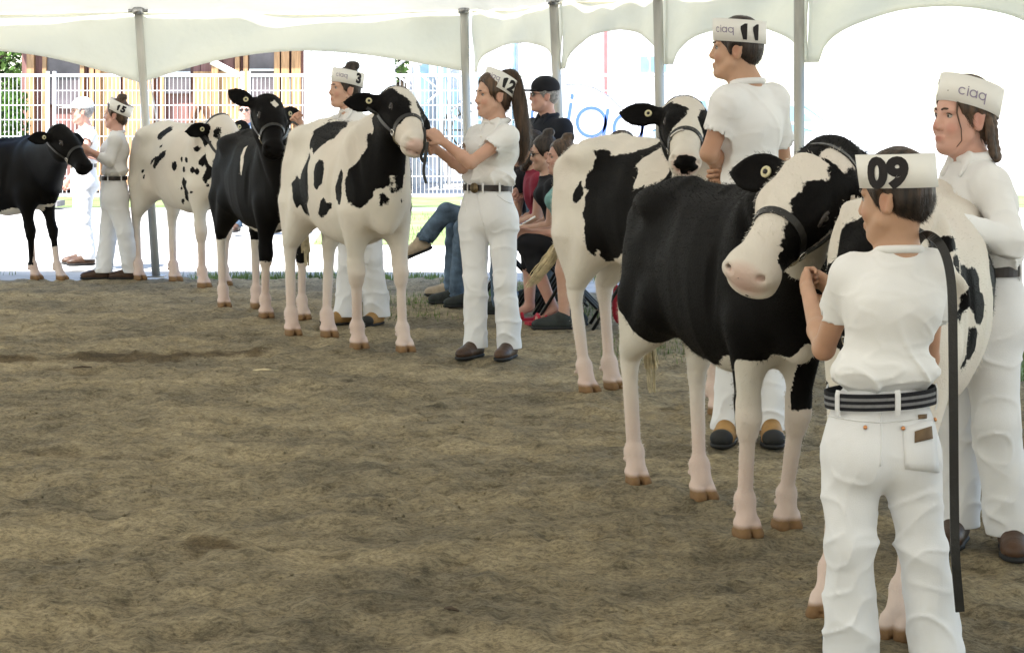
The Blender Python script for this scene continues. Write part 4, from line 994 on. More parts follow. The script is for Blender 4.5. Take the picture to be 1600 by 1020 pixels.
J = dict(head=P(770, 150, Y), neck=P(776, 193, Y), shL=P(793, 212, Y - .13), shR=P(747, 212, Y + .10), elL=P(735, 255, Y - .22), elR=P(722, 262, Y + .02), wrL=P(693, 222, Y - .22), wrR=P(682, 234, Y - .12),
         pel=P(762, 321, Y), hipL=P(785, 345, Y - .04), hipR=P(741, 345, Y + .03), knL=P(789, 440, Y - .06), knR=P(744, 438, Y + .0), anL=P(796, 532, Y), anR=P(743, 527, Y + .04))
G12 = person("girl with long ponytail and paper hat numbered 12 holding the heifer's halter", J, (-.66, -.75), (-.90, -.42), .98, hs=1.03, skin='skin_fair', sleeve=.58, hat=[("12", (.50, -.87, 0), .085, M['ink'], 0, .005, -.002), ("ciaq", (-.55, -.9, 0), .044, M['ink_soft'], 0, 0, 0)], hair='hair_brown', hair_style='long', female=True,
             hat_tilt=-.50, hpitch=.06, waist=.135, chest=.145, hip=.165, thigh=.086, knee=.068, hem=.074, collar='point', footdir={'L': V((-.3, -1, 0)), 'R': V((-.45, -.9, 0))}, hat_up=.066)
Y = 14.07
J = dict(head=P(538, 140, Y), neck=P(550, 175, Y), shL=P(580, 196, Y - .12), shR=P(527, 194, Y + .12), elL=P(560, 262, Y - .25), elR=P(500, 245, Y + .0), wrL=P(505, 235, Y - .45), wrR=P(470, 198, Y - .15),
         pel=P(562, 300, Y), hipL=P(575, 322, Y - .05), hipR=P(549, 322, Y + .05), knL=P(580, 405, Y - .08), knR=P(548, 410, Y), anL=P(589, 477, Y), anR=P(541, 485, Y))
G3 = person("person with hair bun and paper hat numbered 3 behind the patched white heifer", J, (-.75, -.66), (-.86, -.5), 1.0, hs=1.02, skin='skin_fair', sleeve=.62, hat=[("3", (.85, -.65, 0), .085, M['ink'], 0, .005, 0), ("ciaq", (-.35, -.95, 0), .044, M['ink_soft'], 0, 0, 0)], hair='hair_dark', hair_style='bun', h=.0065,
            shoe='boot_tan', toe='rubber', waist=.14, hip=.165, thigh=.092, knee=.076, hem=.090, collar='point', footdir={'L': V((-.35, -1, 0)), 'R': V((-.8, -.8, 0))}, hat_tilt=-.12)
Y = 17.9
J = dict(head=P(181, 180, Y), neck=P(183, 206, Y), shL=P(180, 217, Y - .16), shR=P(182, 217, Y + .16), elL=P(170, 251, Y - .20), elR=P(165, 248, Y + .12), wrL=P(140, 236, Y - .18), wrR=P(141, 240, Y - .02),
         pel=P(178, 296, Y), hipL=P(180, 310, Y - .08), hipR=P(178, 310, Y + .08), knL=P(195, 362, Y - .08), knR=P(170, 362, Y + .06), anL=P(206, 424, Y), anR=P(162, 424, Y))
G15 = person("woman in loose white blouse with top bun and paper hat numbered 15", J, (-.97, -.22), (-1, .10), .91, hs=.98, skin='skin_pink', sleeve=1.45, hat=[("15", (.25, -.95, 0), .075, M['ink'], .1, .005, 0)], hair='hair_brown', hair_style='bun', female=True, h=.0075, hat_tilt=-.35,
             waist=.15, hip=.175, thigh=.105, knee=.080, hem=.085, belt='belt', footdir={'L': V((-1, -.2, 0)), 'R': V((-1, -.2, 0))}, sleeve_fit=1.1)
# ---------------------------------------------------------------- hair, belts and tack on the exhibitors
def tube_hair(q, pts, rad, m, name="ponytail", h=.005, k=.02, amp=.004, sc=70):
    S = SDF(); b = q.root.location; pts = spline([V(p) - b for p in pts], 5); n = len(pts)
    for i in range(n - 1):
        t0, t1 = i / (n - 1), (i + 1) / (n - 1); S.cone(pts[i], pts[i + 1], np.interp(t0, *rad), np.interp(t1, *rad), k)
    vt, qd = S.mesh(h, lambda p: -(ridge(p * [1, 1, .22], sc, 0) - .5) * amp); return mesh_np(name, vt, qd, m, q.root)
Y = 12.17
tube_hair(G12, [P(789, 118, Y + .02), P(801, 122, Y + .02), P(810, 150, Y), P(815, 185, Y - .02), P(819, 218, Y - .02), P(812, 252, Y)], ([0, .15, .5, .85, 1], [.028, .034, .036, .030, .007]), M['hair_brown'])
PT = scene.collection.objects[-1]
tube_hair(G12, [P(812, 165, Y + .02), P(820, 200, Y + .0), P(817, 243, Y)], ([0, .5, 1], [.015, .024, .006]), M['hair_light'], "ponytail_ends")
PT2 = scene.collection.objects[-1]
Y = 6.84
S = SDF(); b = GCQ.root.location
br = spline([P(1541, 168, Y - .03), P(1548, 195, Y - .05), P(1551, 220, Y - .06), P(1556, 246, Y - .06)], 5)
for i, p in enumerate(br):
    for sd in (1, -1):
        if i % 2 == (sd > 0): S.ell(V(p) - b + V((.008 * sd, .006 * sd, 0)), [.014 * (1 - .3 * i / len(br)) + .003, .014, .019], Matrix.Rotation(.5 * sd, 3, 'Y'), .004)
    S.ell(V(p) - b, [.013, .012, .017], None, .004)
vt, qd = S.mesh(.004, lambda p: -(ridge(p, 90, 0) - .5) * .002); mesh_np("braid", vt, qd, M['hair_brown'], GCQ.root)
mb = MB(); mb.tube([GCQ.hd(.06, .055, .055), GCQ.hd(.066, .058, .02), GCQ.hd(.055, .066, -.03), GCQ.hd(.05, .063, -.07), GCQ.hd(.06, .05, -.09)], [.004, .003, .002, .0015, .001], 5); mb.build("loose_hair", M['hair_brown'], GCQ.root, True)
def strands(o, root, n_, m, ln=(.02, .045), flow=(0, 0, -1), lift=.12, seed=1, wd=.0007, name="hair_strands", below=None):
    me = o.data; k_ = len(me.vertices); v_ = np.zeros(k_ * 3, np.float32); me.vertices.foreach_get("co", v_); v_ = v_.reshape(-1, 3); q_ = np.zeros(k_ * 3, np.float32); me.vertices.foreach_get("normal", q_); q_ = q_.reshape(-1, 3)
    rr = np.random.RandomState(seed); sel = np.arange(k_) if below is None else np.where((v_ - np.array(below[0])) @ np.array(below[1]) < below[2])[0]; i = sel[rr.randint(0, len(sel), n_)]; p_ = v_[i] + rr.normal(0, .0015, (n_, 3)); nn = q_[i]; fl = np.array(flow) + rr.normal(0, .22, (n_, 3)); fl = fl - nn * (fl * nn).sum(1)[:, None] + nn * (lift * rr.rand(n_, 1)); fl /= np.linalg.norm(fl, axis=1)[:, None] + 1e-6
    w_ = np.cross(fl, nn); w_ /= np.linalg.norm(w_, axis=1)[:, None] + 1e-6; L_ = rr.uniform(*ln, (n_, 1))
    s_ = mesh_np(name, np.stack([p_ - w_ * wd, p_ + w_ * wd, p_ + fl * L_], 1).reshape(-1, 3), np.arange(3 * n_).reshape(-1, 3), m, o, False); s_["kind"] = "stuff"; return s_
for q_, m_, n_, ln in ((B09, 'hair_dark', 9000, (.010, .026)), (B11, 'hair_dark', 6000, (.010, .024)), (GCQ, 'hair_brown', 7000, (.02, .05)), (G12, 'hair_brown', 6000, (.02, .05)), (G3, 'hair_dark', 3000, (.02, .04)), (G15, 'hair_brown', 2500, (.02, .05))):
    bk = -q_.h_f * .6 - V((0, 0, 1)); hu_ = Matrix.Rotation(q_.ht, 3, q_.h_l) @ q_.h_u; strands(q_.hair, q_.root, n_ // 2, M[m_], ln, tuple(bk), .25, 3, below=(q_.hd(0, 0, 0), hu_, .008 * q_.hs))
strands(PT, G12.root, 5000, M['hair_brown'], (.04, .10), (0, 0, -1), .15, 5); strands(PT2, G12.root, 2500, M['hair_light'], (.04, .10), (0, 0, -1), .2, 6)
# boy 09: striped belt, back pockets, rivets, leather patch
def bvh_of(o): return BVHTree.FromPolygons([v.co.copy() for v in o.data.vertices], [tuple(p.vertices) for p in o.data.polygons])
def on_surface(bv, root, px, py, off=.002):
    o = V((0, 0, CH)) - root; d = unit(P(px, py, 6.0) - V((0, 0, CH))); hit = bv.ray_cast(o, d)
    return (hit[0] + hit[1] * off, hit[1]) if hit[0] is not None else (None, None)
def sheet_on(bv, root, corners, m, name, parent, off=.0025, n=7):
    (a, b, c, d) = corners; vs_, ok = [], True
    for i in range(n):
        for j_ in range(n):
            s_, t = i / (n - 1), j_ / (n - 1)
            px = (a[0] * (1 - s_) + b[0] * s_) * (1 - t) + (d[0] * (1 - s_) + c[0] * s_) * t; py = (a[1] * (1 - s_) + b[1] * s_) * (1 - t) + (d[1] * (1 - s_) + c[1] * s_) * t
            p, _ = on_surface(bv, root, px, py, off); 
            if p is None: return None
            vs_.append(p)
    fs = [(i * n + j_, i * n + j_ + 1, (i + 1) * n + j_ + 1, (i + 1) * n + j_) for i in range(n - 1) for j_ in range(n - 1)]
    o = mesh_py(name, vs_, fs, m, parent, True); md = o.modifiers.new("thickness", 'SOLIDIFY'); md.thickness = .004; md.offset = 0; return o
M['belt_grey'] = mat('grey_webbing', (.20, .20, .21), .7, .1, 60)
r9 = B09.root; b9 = V(r9.location); bvt = bvh_of(B09.trousers)
belt9 = empty("belt"); belt9.parent = r9
bz = B09.j['pel'] + V((0, 0, .082)); l9, f9 = B09.l, B09.f
def belt_pt(g, dz=0.0, off=0.0):
    return bz + l9 * (.146 + off) * math.cos(g) + f9 * (.112 + off) * math.sin(g) + V((0, 0, dz - .006 * math.cos(g)))
gs = [2 * math.pi * k / 48 for k in range(49)]
mb = MB(); mb.strap([belt_pt(g) for g in gs], [unit(belt_pt(g) - bz) for g in gs], .043, .005); mb.build("strap", M['black_cloth'], belt9)
for dz in (-.0085, .0075):
    mb = MB(); mb.strap([belt_pt(g, dz, .0022) for g in gs], [unit(belt_pt(g) - bz) for g in gs], .0075, .002); mb.build("stripe", M['belt_grey'], belt9)
for g in (-math.pi / 2 - .02, -math.pi / 2 - 1.12, -math.pi / 2 + 1.12, .6, 2.5):
    p = belt_pt(g, 0, .005); n_ = unit(p - bz); mb = MB(); mb.strap([p + V((0, 0, .03)) - n_ * .004, p + V((0, 0, .018)), p - V((0, 0, .018)), p - V((0, 0, .036)) - n_ * .004], n_, .014, .004); mb.build("belt_loop", M['white_jeans'], B09.trousers)
pk1 = sheet_on(bvt, b9, [(1288, 652), (1353, 664), (1343, 738), (1286, 745)], M['white_jeans'], "back_pocket", B09.trousers)
pk2 = sheet_on(bvt, b9, [(1410, 667), (1458, 655), (1466, 738), (1414, 732)], M['white_jeans'], "back_pocket", B09.trousers)
sheet_on(bvt, b9, [(1428, 674), (1452, 666), (1454, 686), (1428, 692)], M['patch'], "leather_patch", B09.trousers, .0062)
sheet_on(bvt, b9, [(1434, 648), (1446, 647), (1446, 654), (1434, 655)], M['patch'], "woven_tab", B09.trousers, .0035, 4)
for px, py in ((1292, 655), (1352, 668), (1410, 669), (1458, 656)):
    p, n_ = on_surface(bvt, b9, px, py, .006)
    if p is not None: mb = MB(); mb.tube([p - n_ * .003, p + n_ * .002, p + n_ * .004], [.0055, .0055, .003], 10); mb.build("rivet", M['copper'], B09.trousers, True)
for pts in ([(1376, 645), (1377, 690), (1375, 728)], [(1288, 648), (1330, 656), (1376, 660)], [(1376, 660), (1420, 656), (1464, 646)]):
    c_ = []
    for a in spline([V((x, y, 0)) for x, y in pts], 6):
        p, n_ = on_surface(bvt, b9, a.x, a.y, .0012)
        if p is not None: c_.append(p)
    if len(c_) > 2: mb = MB(); mb.tube(c_, .0022, 5); mb.build("seam", M['white_jeans'], B09.trousers, True)
# lead straps
def lead(label, pts, w=.02, t=.004, nrm=(0, -1, 0), group="lead straps"):
    r = V(pts[-1]); mb = MB(); mb.strap([p for p in spline(pts, 6)], V(nrm), w, t)
    o = mb.build("lead_strap", M['leather_black'], None); tag(o, label, "strap", group); return o
Y = 5.5
lead("long black leather strap hanging from the right shoulder of boy 09", [P(1424, 392, Y + .10), P(1442, 368, Y + .02), P(1462, 374, Y - .08), P(1478, 400, Y - .125), P(1487, 450, Y - .15), P(1489, 540, Y - .155), P(1490, 660, Y - .15), P(1491, 780, Y - .14), P(1493, 870, Y - .14), P(1500, 955, Y - .13)], .023, .006)
Y = 12.0
lead("black strap with looped end hanging from the hands of girl 12", [P(662, 200, Y - .1), P(664, 212, Y - .12), P(662, 232, Y - .11), P(658, 245, Y - .1), P(662, 252, Y - .1), P(666, 235, Y - .12), P(668, 222, Y - .12), P(665, 245, Y - .13), P(662, 268, Y - .13), P(666, 287, Y - .13)], .016, .005)
lead("short black strap between the halter of the all-black heifer and the hand of person 3", [P(447, 200, 13.9), P(456, 191, 13.8), P(466, 196, 13.75)], .014, .004)
lead("thin black cord hanging from the halter of the heifer held by boy 09", [P(1304, 372, 6.28), P(1316, 385, 6.2), P(1322, 410, 6.1), P(1318, 440, 6.0)], .016, .004)

# seams on the jeans of girl 12
b12 = V(G12.root.location); bv12 = bvh_of(G12.trousers)
for pts in ([(747, 303), (749, 325), (756, 352)], [(722, 306), (727, 318), (728, 330)], [(776, 304), (789, 314), (801, 318)], [(757, 355), (757, 400), (758, 420)]):
    c_ = []
    for a in spline([V((x_, y_, 0)) for x_, y_ in pts], 6):
        q_, n_ = on_surface(bv12, b12, a.x, a.y, .001)
        if q_ is not None: c_.append(q_)
    if len(c_) > 2: mb = MB(); mb.tube(c_, .003, 5); mb.build("seam", M['white_jeans'], G12.trousers, True)
# placket and buttons on shirts
for Q, pts in ((G12, [(752, 214), (750, 228), (749, 240)]), (GCQ, [(1478, 290), (1480, 330)])):
    bs, bvS = V(Q.root.location), bvh_of(Q.shirt)
    for x_, y_ in pts:
        q_, n_ = on_surface(bvS, bs, x_, y_, .002)
        if q_ is not None: mb = MB(); mb.tube([q_, q_ + n_ * .003], .005, 10); mb.build("button", M['paper'], Q.shirt, True)
# ---------------------------------------------------------------- tent
def fabric_material(name='tent_vinyl', tl=.55):
    m = bpy.data.materials.new(name); m.use_nodes = True; nt = m.node_tree; b = nt.nodes["Principled BSDF"]; N = nt.nodes.new; L = nt.links.new
    tc = N("ShaderNodeTexCoord"); n1 = N("ShaderNodeTexNoise"); n1.inputs["Scale"].default_value = .9; n1.inputs["Detail"].default_value = 8; L(tc.outputs["Object"], n1.inputs[0])
    r = N("ShaderNodeValToRGB"); r.color_ramp.elements[0].position = .30; r.color_ramp.elements[0].color = (.62, .59, .48, 1); r.color_ramp.elements[1].position = .52; r.color_ramp.elements[1].color = (.87, .85, .75, 1); L(n1.outputs[0], r.inputs[0])
    L(r.outputs[0], b.inputs["Base Color"]); b.inputs["Roughness"].default_value = .55
    tr = N("ShaderNodeBsdfTranslucent"); tr.inputs[0].default_value = (.895, .88, .785, 1); mx = N("ShaderNodeMixShader"); mx.inputs[0].default_value = tl
    L(b.outputs[0], mx.inputs[1]); L(tr.outputs[0], mx.inputs[2]); L(mx.outputs[0], nt.nodes["Material Output"].inputs[0])
    n2 = N("ShaderNodeTexNoise"); n2.inputs["Scale"].default_value = 5; n2.inputs["Detail"].default_value = 3; L(tc.outputs["Object"], n2.inputs[0])
    bp = N("ShaderNodeBump"); bp.inputs["Strength"].default_value = .25; bp.inputs["Distance"].default_value = .05; L(n2.outputs[0], bp.inputs["Height"]); L(bp.outputs[0], b.inputs["Normal"]); L(bp.outputs[0], tr.inputs["Normal"])
    return m
M['vinyl'] = fabric_material(); M['roof_vinyl'] = fabric_material('roof_vinyl', .125)
M['pole'] = mat('grey_tent_pole', (.56, .54, .48), .45, .25, 9, .1, 80, .4, metal=.3, stretch=(1, 1, .15)); M['steel'] = mat('galvanised_steel', (.5, .5, .5), .35, .2, 20, metal=.9)
EAVE = 2.29
tops = [(-9.6, 18.2), (-6.0, 18.3), (P(218, 10, 18.25).x, 18.25), (P(733, 18, 18.1).x, 18.1), (P(873, 0, 16.6).x, 16.6), (P(1036, 0, 15.4).x, 15.4), (P(1257, 0, 14.1).x, 14.1), (P(1662, 0, 12.4).x, 12.4), (5.2, 9.6), (7.6, 6.0), (8.5, 1.0), (8.5, -4.5), (8.0, -10), (3, -10.5), (-3, -10.5), (-9.5, -10.2), (-10, -5), (-10, 1), (-10, 6.5), (-9.8, 12)]
foot = {2: V((P(246, 432, 18.25).x, 18.25, 0)), 3: V((P(744, 432, 18.15).x, 18.15, 0)), 4: V((P(893, 450, 16.7).x, 16.7, 0)), 5: V((P(1046, 450, 15.5).x, 15.5, 0)), 6: V((P(1257, 450, 14.1).x, 14.1, 0))}
tipz = {1: 1.66, 2: 1.67, 3: 1.76, 4: 1.755, 5: 1.765, 6: 1.75, 7: 1.75}; peakz = {1: 1.95, 2: 1.945, 3: 1.985, 4: 2.04, 5: 2.02, 6: 2.08, 7: 2.05}
tent = empty("tent", (0, 0, 0)); tag(tent, "large white vinyl show tent with scalloped valance and open sides", "tent")
n = len(tops)
# roof: rings from eave to ridge, sagging between poles
cx, cy = -.6, 4.0; rings, per = 9, 10; vs_, fs = [], []
for rI in range(rings):
    t = rI / (rings - 1)
    for k in range(n):
        for m_ in range(per):
            u_ = m_ / per; a, b = tops[k], tops[(k + 1) % n]; x, y = a[0] + (b[0] - a[0]) * u_, a[1] + (b[1] - a[1]) * u_
            sag = .05 * math.sin(math.pi * u_) * math.sin(math.pi * min(t * 1.6, 1)) + .02 * math.sin(math.pi * u_) * (1 - t)
            vs_.append((x + (cx - x) * t * .97, y + (cy - y) * t * .97, EAVE + 2.7 * t ** .92 - sag + .012 * math.sin(u_ * 40 + k) * (1 - t)))
tot = n * per
for rI in range(rings - 1):
    for i in range(tot): fs.append((rI * tot + i, rI * tot + (i + 1) % tot, (rI + 1) * tot + (i + 1) % tot, (rI + 1) * tot + i))
fs.append(tuple((rings - 1) * tot + i for i in range(tot)))
roof = mesh_py("roof", vs_, fs, M['roof_vinyl'], tent, True)
for k in range(n):
    a, b = tops[k], tops[(k + 1) % n]; A, B = V((a[0], a[1], 0)), V((b[0], b[1], 0)); d = unit(B - A); out = V((d.y, -d.x, 0))
    if out.dot(V((cx, cy, 0)) - A) > 0: out = -out
    z0, z1 = tipz.get(k, 1.72), tipz.get((k + 1) % n, 1.72); pz = peakz.get(k, 1.95); nx, nz = 44, 9; vs_, fs = [], []
    for i in range(nx + 1):
        u_ = i / nx; w = abs(math.sin(math.pi * u_)) if k in (0, 1, 2) else math.sqrt(max(0, 1 - ((2 * u_ - 1) / .9) ** 2)); lo = (z0 + (z1 - z0) * u_) * (1 - w) + pz * w
        for q_ in range(nz + 1):
            v_ = q_ / nz; z = EAVE - (EAVE - lo) * v_
            bil = out * (.035 * math.sin(math.pi * u_) * v_ + .012 * math.sin(u_ * 23 + k * 2.1 + v_ * 2) * v_ + .010 * math.sin(u_ * 9 + v_ * 6 + k))
            vs_.append(A + (B - A) * u_ + bil + V((0, 0, z)) + out * .03)
    for i in range(nx):
        for q_ in range(nz): o_ = i * (nz + 1) + q_; fs.append((o_, o_ + 1, o_ + nz + 2, o_ + nz + 1))
    va = mesh_py("valance", vs_, fs, M['vinyl'], tent, True); md = va.modifiers.new("thickness", 'SOLIDIFY'); md.thickness = .003
    mb = MB(); mb.tube([A + out * .035 + V((0, 0, EAVE - .005)), A + (B - A) * .5 + out * .045 + V((0, 0, EAVE - .03)), B + out * .035 + V((0, 0, EAVE - .005))], .016, 8); mb.build("eave_hem", M['vinyl'], tent, True)
    ft = foot.get(k, V((a[0] * 1.005, a[1] * 1.003, 0))); tp = A + V((0, 0, EAVE + .02)); pin = (ft - tp) * 0 - out * .05
    mb = MB(); mb.tube([ft + pin, tp + pin], .036, 14); pl = mb.build("pole", M['pole'], tent, True)
    mb = MB(); mb.tube([tp + pin - V((0, 0, .05)), tp + pin + V((0, 0, .01))], .05, 14); mb.build("pole_cap", M['steel'], pl, True)
    mb = MB(); mb.box(ft + pin + V((0, 0, .006)), (.16, .16, .012)); mb.build("base_plate", M['steel'], pl)
    for sd in (-1, 1):
        mb = MB(); mb.tube([tp + pin - V((0, 0, .02)) + d * sd * .04, tp + pin - V((0, 0, .02)) + d * sd * .085], .014, 8); mb.build("bolt", M['steel'], pl, True)
    # guy rope to a stake outside
    if k in (3, 4, 5, 6, 7): continue
    st = A + out * 1.5
    mb = MB(); mb.tube([tp, st + V((0, 0, .12))], .007, 6); mb.build("guy_rope", M['paper'], tent, True)
for zc in (0,):
    mb = MB(); mb.tube([V((cx, cy - 13.4, 0)), V((cx, cy - 13.4, 3.1))], .05, 12)
# ---------------------------------------------------------------- spectators and chairs
M['chair_metal'] = mat('black_chair_tube', (.03, .03, .03), .4, .1, metal=.6); M['chair_seat'] = mat('black_chair_seat', (.025, .025, .028), .6, .15, 20)
def chair(label, x, y, f=(-1, 0)):
    f = unit(V((f[0], f[1], 0))); l = V((-f.y, f.x, 0)); r = empty("folding_chair", (x, y, 0)); tag(r, label, "chair", "folding chairs along the ring side")
    q = lambda a, b, c: f * a + l * b + V((0, 0, c)); R = Matrix((f, l, V((0, 0, 1)))).transposed()
    mb = MB(); mb.box(q(0, 0, .435), (.40, .40, .025), R); mb.build("seat", M['chair_seat'], r)
    mb = MB(); mb.strap([q(-.235, -.19, .72), q(-.25, -.1, .73), q(-.255, 0, .73), q(-.25, .1, .73), q(-.235, .19, .72)], [-f] * 5, .20, .012); mb.build("backrest", M['chair_seat'], r)
    for sd in (1, -1):
        mb = MB(); mb.tube([q(.24, .21 * sd, .01), q(-.02, .21 * sd, .43), q(-.23, .20 * sd, .84)], .011, 8); mb.build("leg", M['chair_metal'], r, True)
        mb = MB(); mb.tube([q(-.26, .19 * sd, .01), q(.14, .19 * sd, .425)], .011, 8); mb.build("leg", M['chair_metal'], r, True)
    mb = MB(); mb.tube([q(.17, -.21, .13), q(.17, .21, .13)], .008, 6); mb.build("stretcher", M['chair_metal'], r, True)
    return r
def seated(label, hx, y, head, knees, ankles, hf=(-1, -.2), lean=None, chairlabel=None, f=(-1, -.05), **kw):
    """hx hip X; head world point; knees/ankles = (left, right) world points"""
    hd = V(head); nk = hd + V((.03, 0, -.155)); l = V((.05, -1, 0)).normalized()
    sl, sr = nk + l * .17 + V((.03, 0, -.07)), nk - l * .17 + V((.03, 0, -.07))
    el, er = sl + V((-.03, -.03, -.27)), sr + V((-.03, .03, -.27)); kn = (V(knees[0]) + V(knees[1])) / 2
    wl, wr = kw.pop('wrists', (V((hx - .27, y - .07, .60)), V((hx - .25, y + .06, .60))))
    J = dict(head=hd, neck=nk, shL=sl, shR=sr, elL=el, elR=er, wrL=wl, wrR=wr, pel=V((hx, y, .555)), hipL=V((hx - .02, y - .09, .53)), hipR=V((hx - .02, y + .09, .53)), knL=V(knees[0]), knR=V(knees[1]), anL=V(ankles[0]), anR=V(ankles[1]))
    if chairlabel: chair(chairlabel, hx + .02, y)
    kw.setdefault('h', .009); kw.setdefault('belt', None); kw.setdefault('tuck', False); kw.setdefault('collar', True)
    return person(label, J, f, hf, root=(hx, y, 0), group="spectators seated beside the ring", hip=.15, **kw)
Y = 14.3
SP4 = seated("young spectator in pale teal T-shirt, black capris and red sandals", .38, Y, P(876, 248, Y), (V((-.0 + .10, Y - .13, .53)), V((.12, Y + .1, .52))), (V((.28, Y - .16, .10)), V((.12, Y + .05, .10))), hf=(-.95, -.3), shirt='teal', legs='black_cloth', leg_cut=.42, bare_leg=True, shoe='sandal', skin='skin_pink', hair='hair_brown', hair_style='bun', female=True, s=.95,
             chairlabel="folding chair under the spectator in teal", footdir={'L': V((-.9, -.4, 0)), 'R': V((-.9, -.4, 0))}, thigh=.088, knee=.072)
Y = 14.9
SP3 = seated("spectator in black top with glasses, between the maroon and teal shirts", .37, Y, P(850, 241, Y), (V((-.1, Y - .12, .53)), V((-.1, Y + .1, .52))), (V((-.08, Y - .12, .09)), V((-.02, Y + .1, .09))), hf=(-1, -.15), shirt='black_cloth', legs='denim', shoe='shoe_dark', skin='skin_fair', hair='hair_dark', hair_style='bun', female=True, s=.95, hpitch=.15, chairlabel="folding chair under the spectator in black top")
Y = 15.5
SP2 = seated("bearded spectator in maroon T-shirt and blue jeans", .27, Y, P(830, 234, Y), (V((-.30, Y - .13, .55)), V((-.36, Y + .1, .56))), (V((-.28, Y - .18, .22)), V((-.40, Y + .08, .09))), hf=(-1, -.1), shirt='maroon', legs='denim', shoe='shoe_dark', skin='skin_fair', hair='hair_dark', s=1.03, hpitch=.25, chairlabel="folding chair under the spectator in maroon", footdir={'L': V((-1, -.2, .0)), 'R': V((-1, 0, 0))})
Y = 16.2
SP1 = seated("spectator in ripped blue jeans and tan canvas shoes with legs crossed", .0, Y, P(800, 232, Y), (V((-.50, Y - .10, .66)), V((-.44, Y + .06, .54))), (V((-.66, Y - .14, .44)), V((-.46, Y + .05, .09))), hf=(-1, 0), shirt='black_cloth', legs='denim', shoe='tan_canvas', skin='skin_fair', hair='hair_dark', s=1.0, chairlabel="folding chair under the spectator in ripped jeans", footdir={'L': V((-.9, -.1, -.35)), 'R': V((-1, 0, 0))})
Y = 13.85
SP5 = seated("spectator in shorts and dark sneakers hidden behind the white-rumped heifer", .74, Y, V((.70, Y, 1.16)), (V((.34, Y - .1, .52)), V((.36, Y + .12, .52))), (V((.34, Y - .10, .085)), V((.44, Y + .14, .085))), hf=(-1, 0), shirt='navy', legs='black_cloth', leg_cut=0, bare_leg=True, shoe='shoe_dark', skin='skin_fair', hair='hair_dark', s=1.0, chairlabel="folding chair behind the white-rumped heifer")
# beard, glasses, hair clips
def beard(q, m):
    S = SDF(); hd = q.hd; s = q.hs
    S.chain([hd(.015, .066, -.03), hd(.035, .055, -.075), hd(.075, .022, -.108), hd(.083, 0, -.112), hd(.075, -.022, -.108), hd(.035, -.055, -.075), hd(.015, -.066, -.03)], [.012 * s, .02 * s, .024 * s, .024 * s, .024 * s, .02 * s, .012 * s], k=.02); S.cone(hd(.094, .025, -.048), hd(.094, -.025, -.048), .006 * s, .006 * s, .006)
    S.ell(hd(.098, 0, -.063), [.012, .016, .008], None, .004, 's'); vt, qd = S.mesh(.005, lambda p: (ridge(p, 90, 1) - .5) * .003); mesh_np("beard", vt, qd, m, q.root)
beard(SP2, M['hair_dark'])
def glasses(q, m, lens):
    hd = q.hd; g = empty("glasses"); g.parent = q.root
    for sd in (1, -1):
        ring = [hd(.095 - .006 * abs(math.cos(a)), .031 * sd + .022 * math.cos(a), .010 + .016 * math.sin(a)) for a in [2 * math.pi * k / 14 for k in range(15)]]
        mb = MB(); mb.tube(ring, .0022, 5, False); mb.tube([hd(.088, .052 * sd, .014), hd(.04, .070 * sd, .013), hd(-.005, .080 * sd, .012)], .002, 5); mb.build("rim", m, g, True)
        mesh_py("lens", ring[:-1], [tuple(range(14))], lens, g)
    mb = MB(); mb.tube([hd(.094, .010, .014), hd(.097, 0, .016), hd(.094, -.010, .014)], .002, 5); mb.build("bridge", m, g, True)
M['dark_lens'] = mat('dark_lens', (.012, .012, .014), .1, .05, spec=.6); M['clear_lens'] = mat('clear_lens', (.5, .5, .5), .05, .02, trans=.9)
glasses(SP3, M['ink'], M['clear_lens'])
mb = MB(); Y = 14.3; c_ = V((.06, Y - .12, .665)); mb.box(c_, (.22, .15, .006), Matrix.Rotation(-.5, 3, 'Y')); bk = mb.build("booklet", M['paper']); tag(bk, "white printed booklet on the lap of the spectator in teal", "booklet")
for k in range(4): mb = MB(); mb.box(c_ + Matrix.Rotation(-.5, 3, 'Y') @ V((-.05 + .028 * k, -.02, .0045)), (.012, .09, .002), Matrix.Rotation(-.5, 3, 'Y')); mb.build("print_line", M['ink_soft'], bk)
mb = MB(); mb.box(c_ + Matrix.Rotation(-.5, 3, 'Y') @ V((.03, .045, .0045)), (.07, .035, .002), Matrix.Rotation(-.5, 3, 'Y')); mb.build("print_picture", M['maroon'], bk)
# red bag on the ground
S = SDF(); S.ell((0, 0, .12), [.07, .05, .13], None, .02); S.cone((-.03, 0, .22), (.03, 0, .22), .03, .03, .03); vt, qd = S.mesh(.007, lambda p: -(ridge(p, 20, 0) - .5) * .008); vt[:, 2] = np.maximum(vt[:, 2], 0)
bag = empty("red_bag", G(972, 505)); tag(bag, "crumpled red bag on the ground behind the white-rumped heifer's legs", "bag"); mesh_np("sack", vt, qd, M['red_leather'], bag); mb = MB(); mb.tube(spline([V((-.04, 0, .23)), V((-.03, 0, .31)), V((.03, 0, .31)), V((.04, 0, .23))], 5), .006, 6); mb.build("handle", M['red_leather'], bag, True)
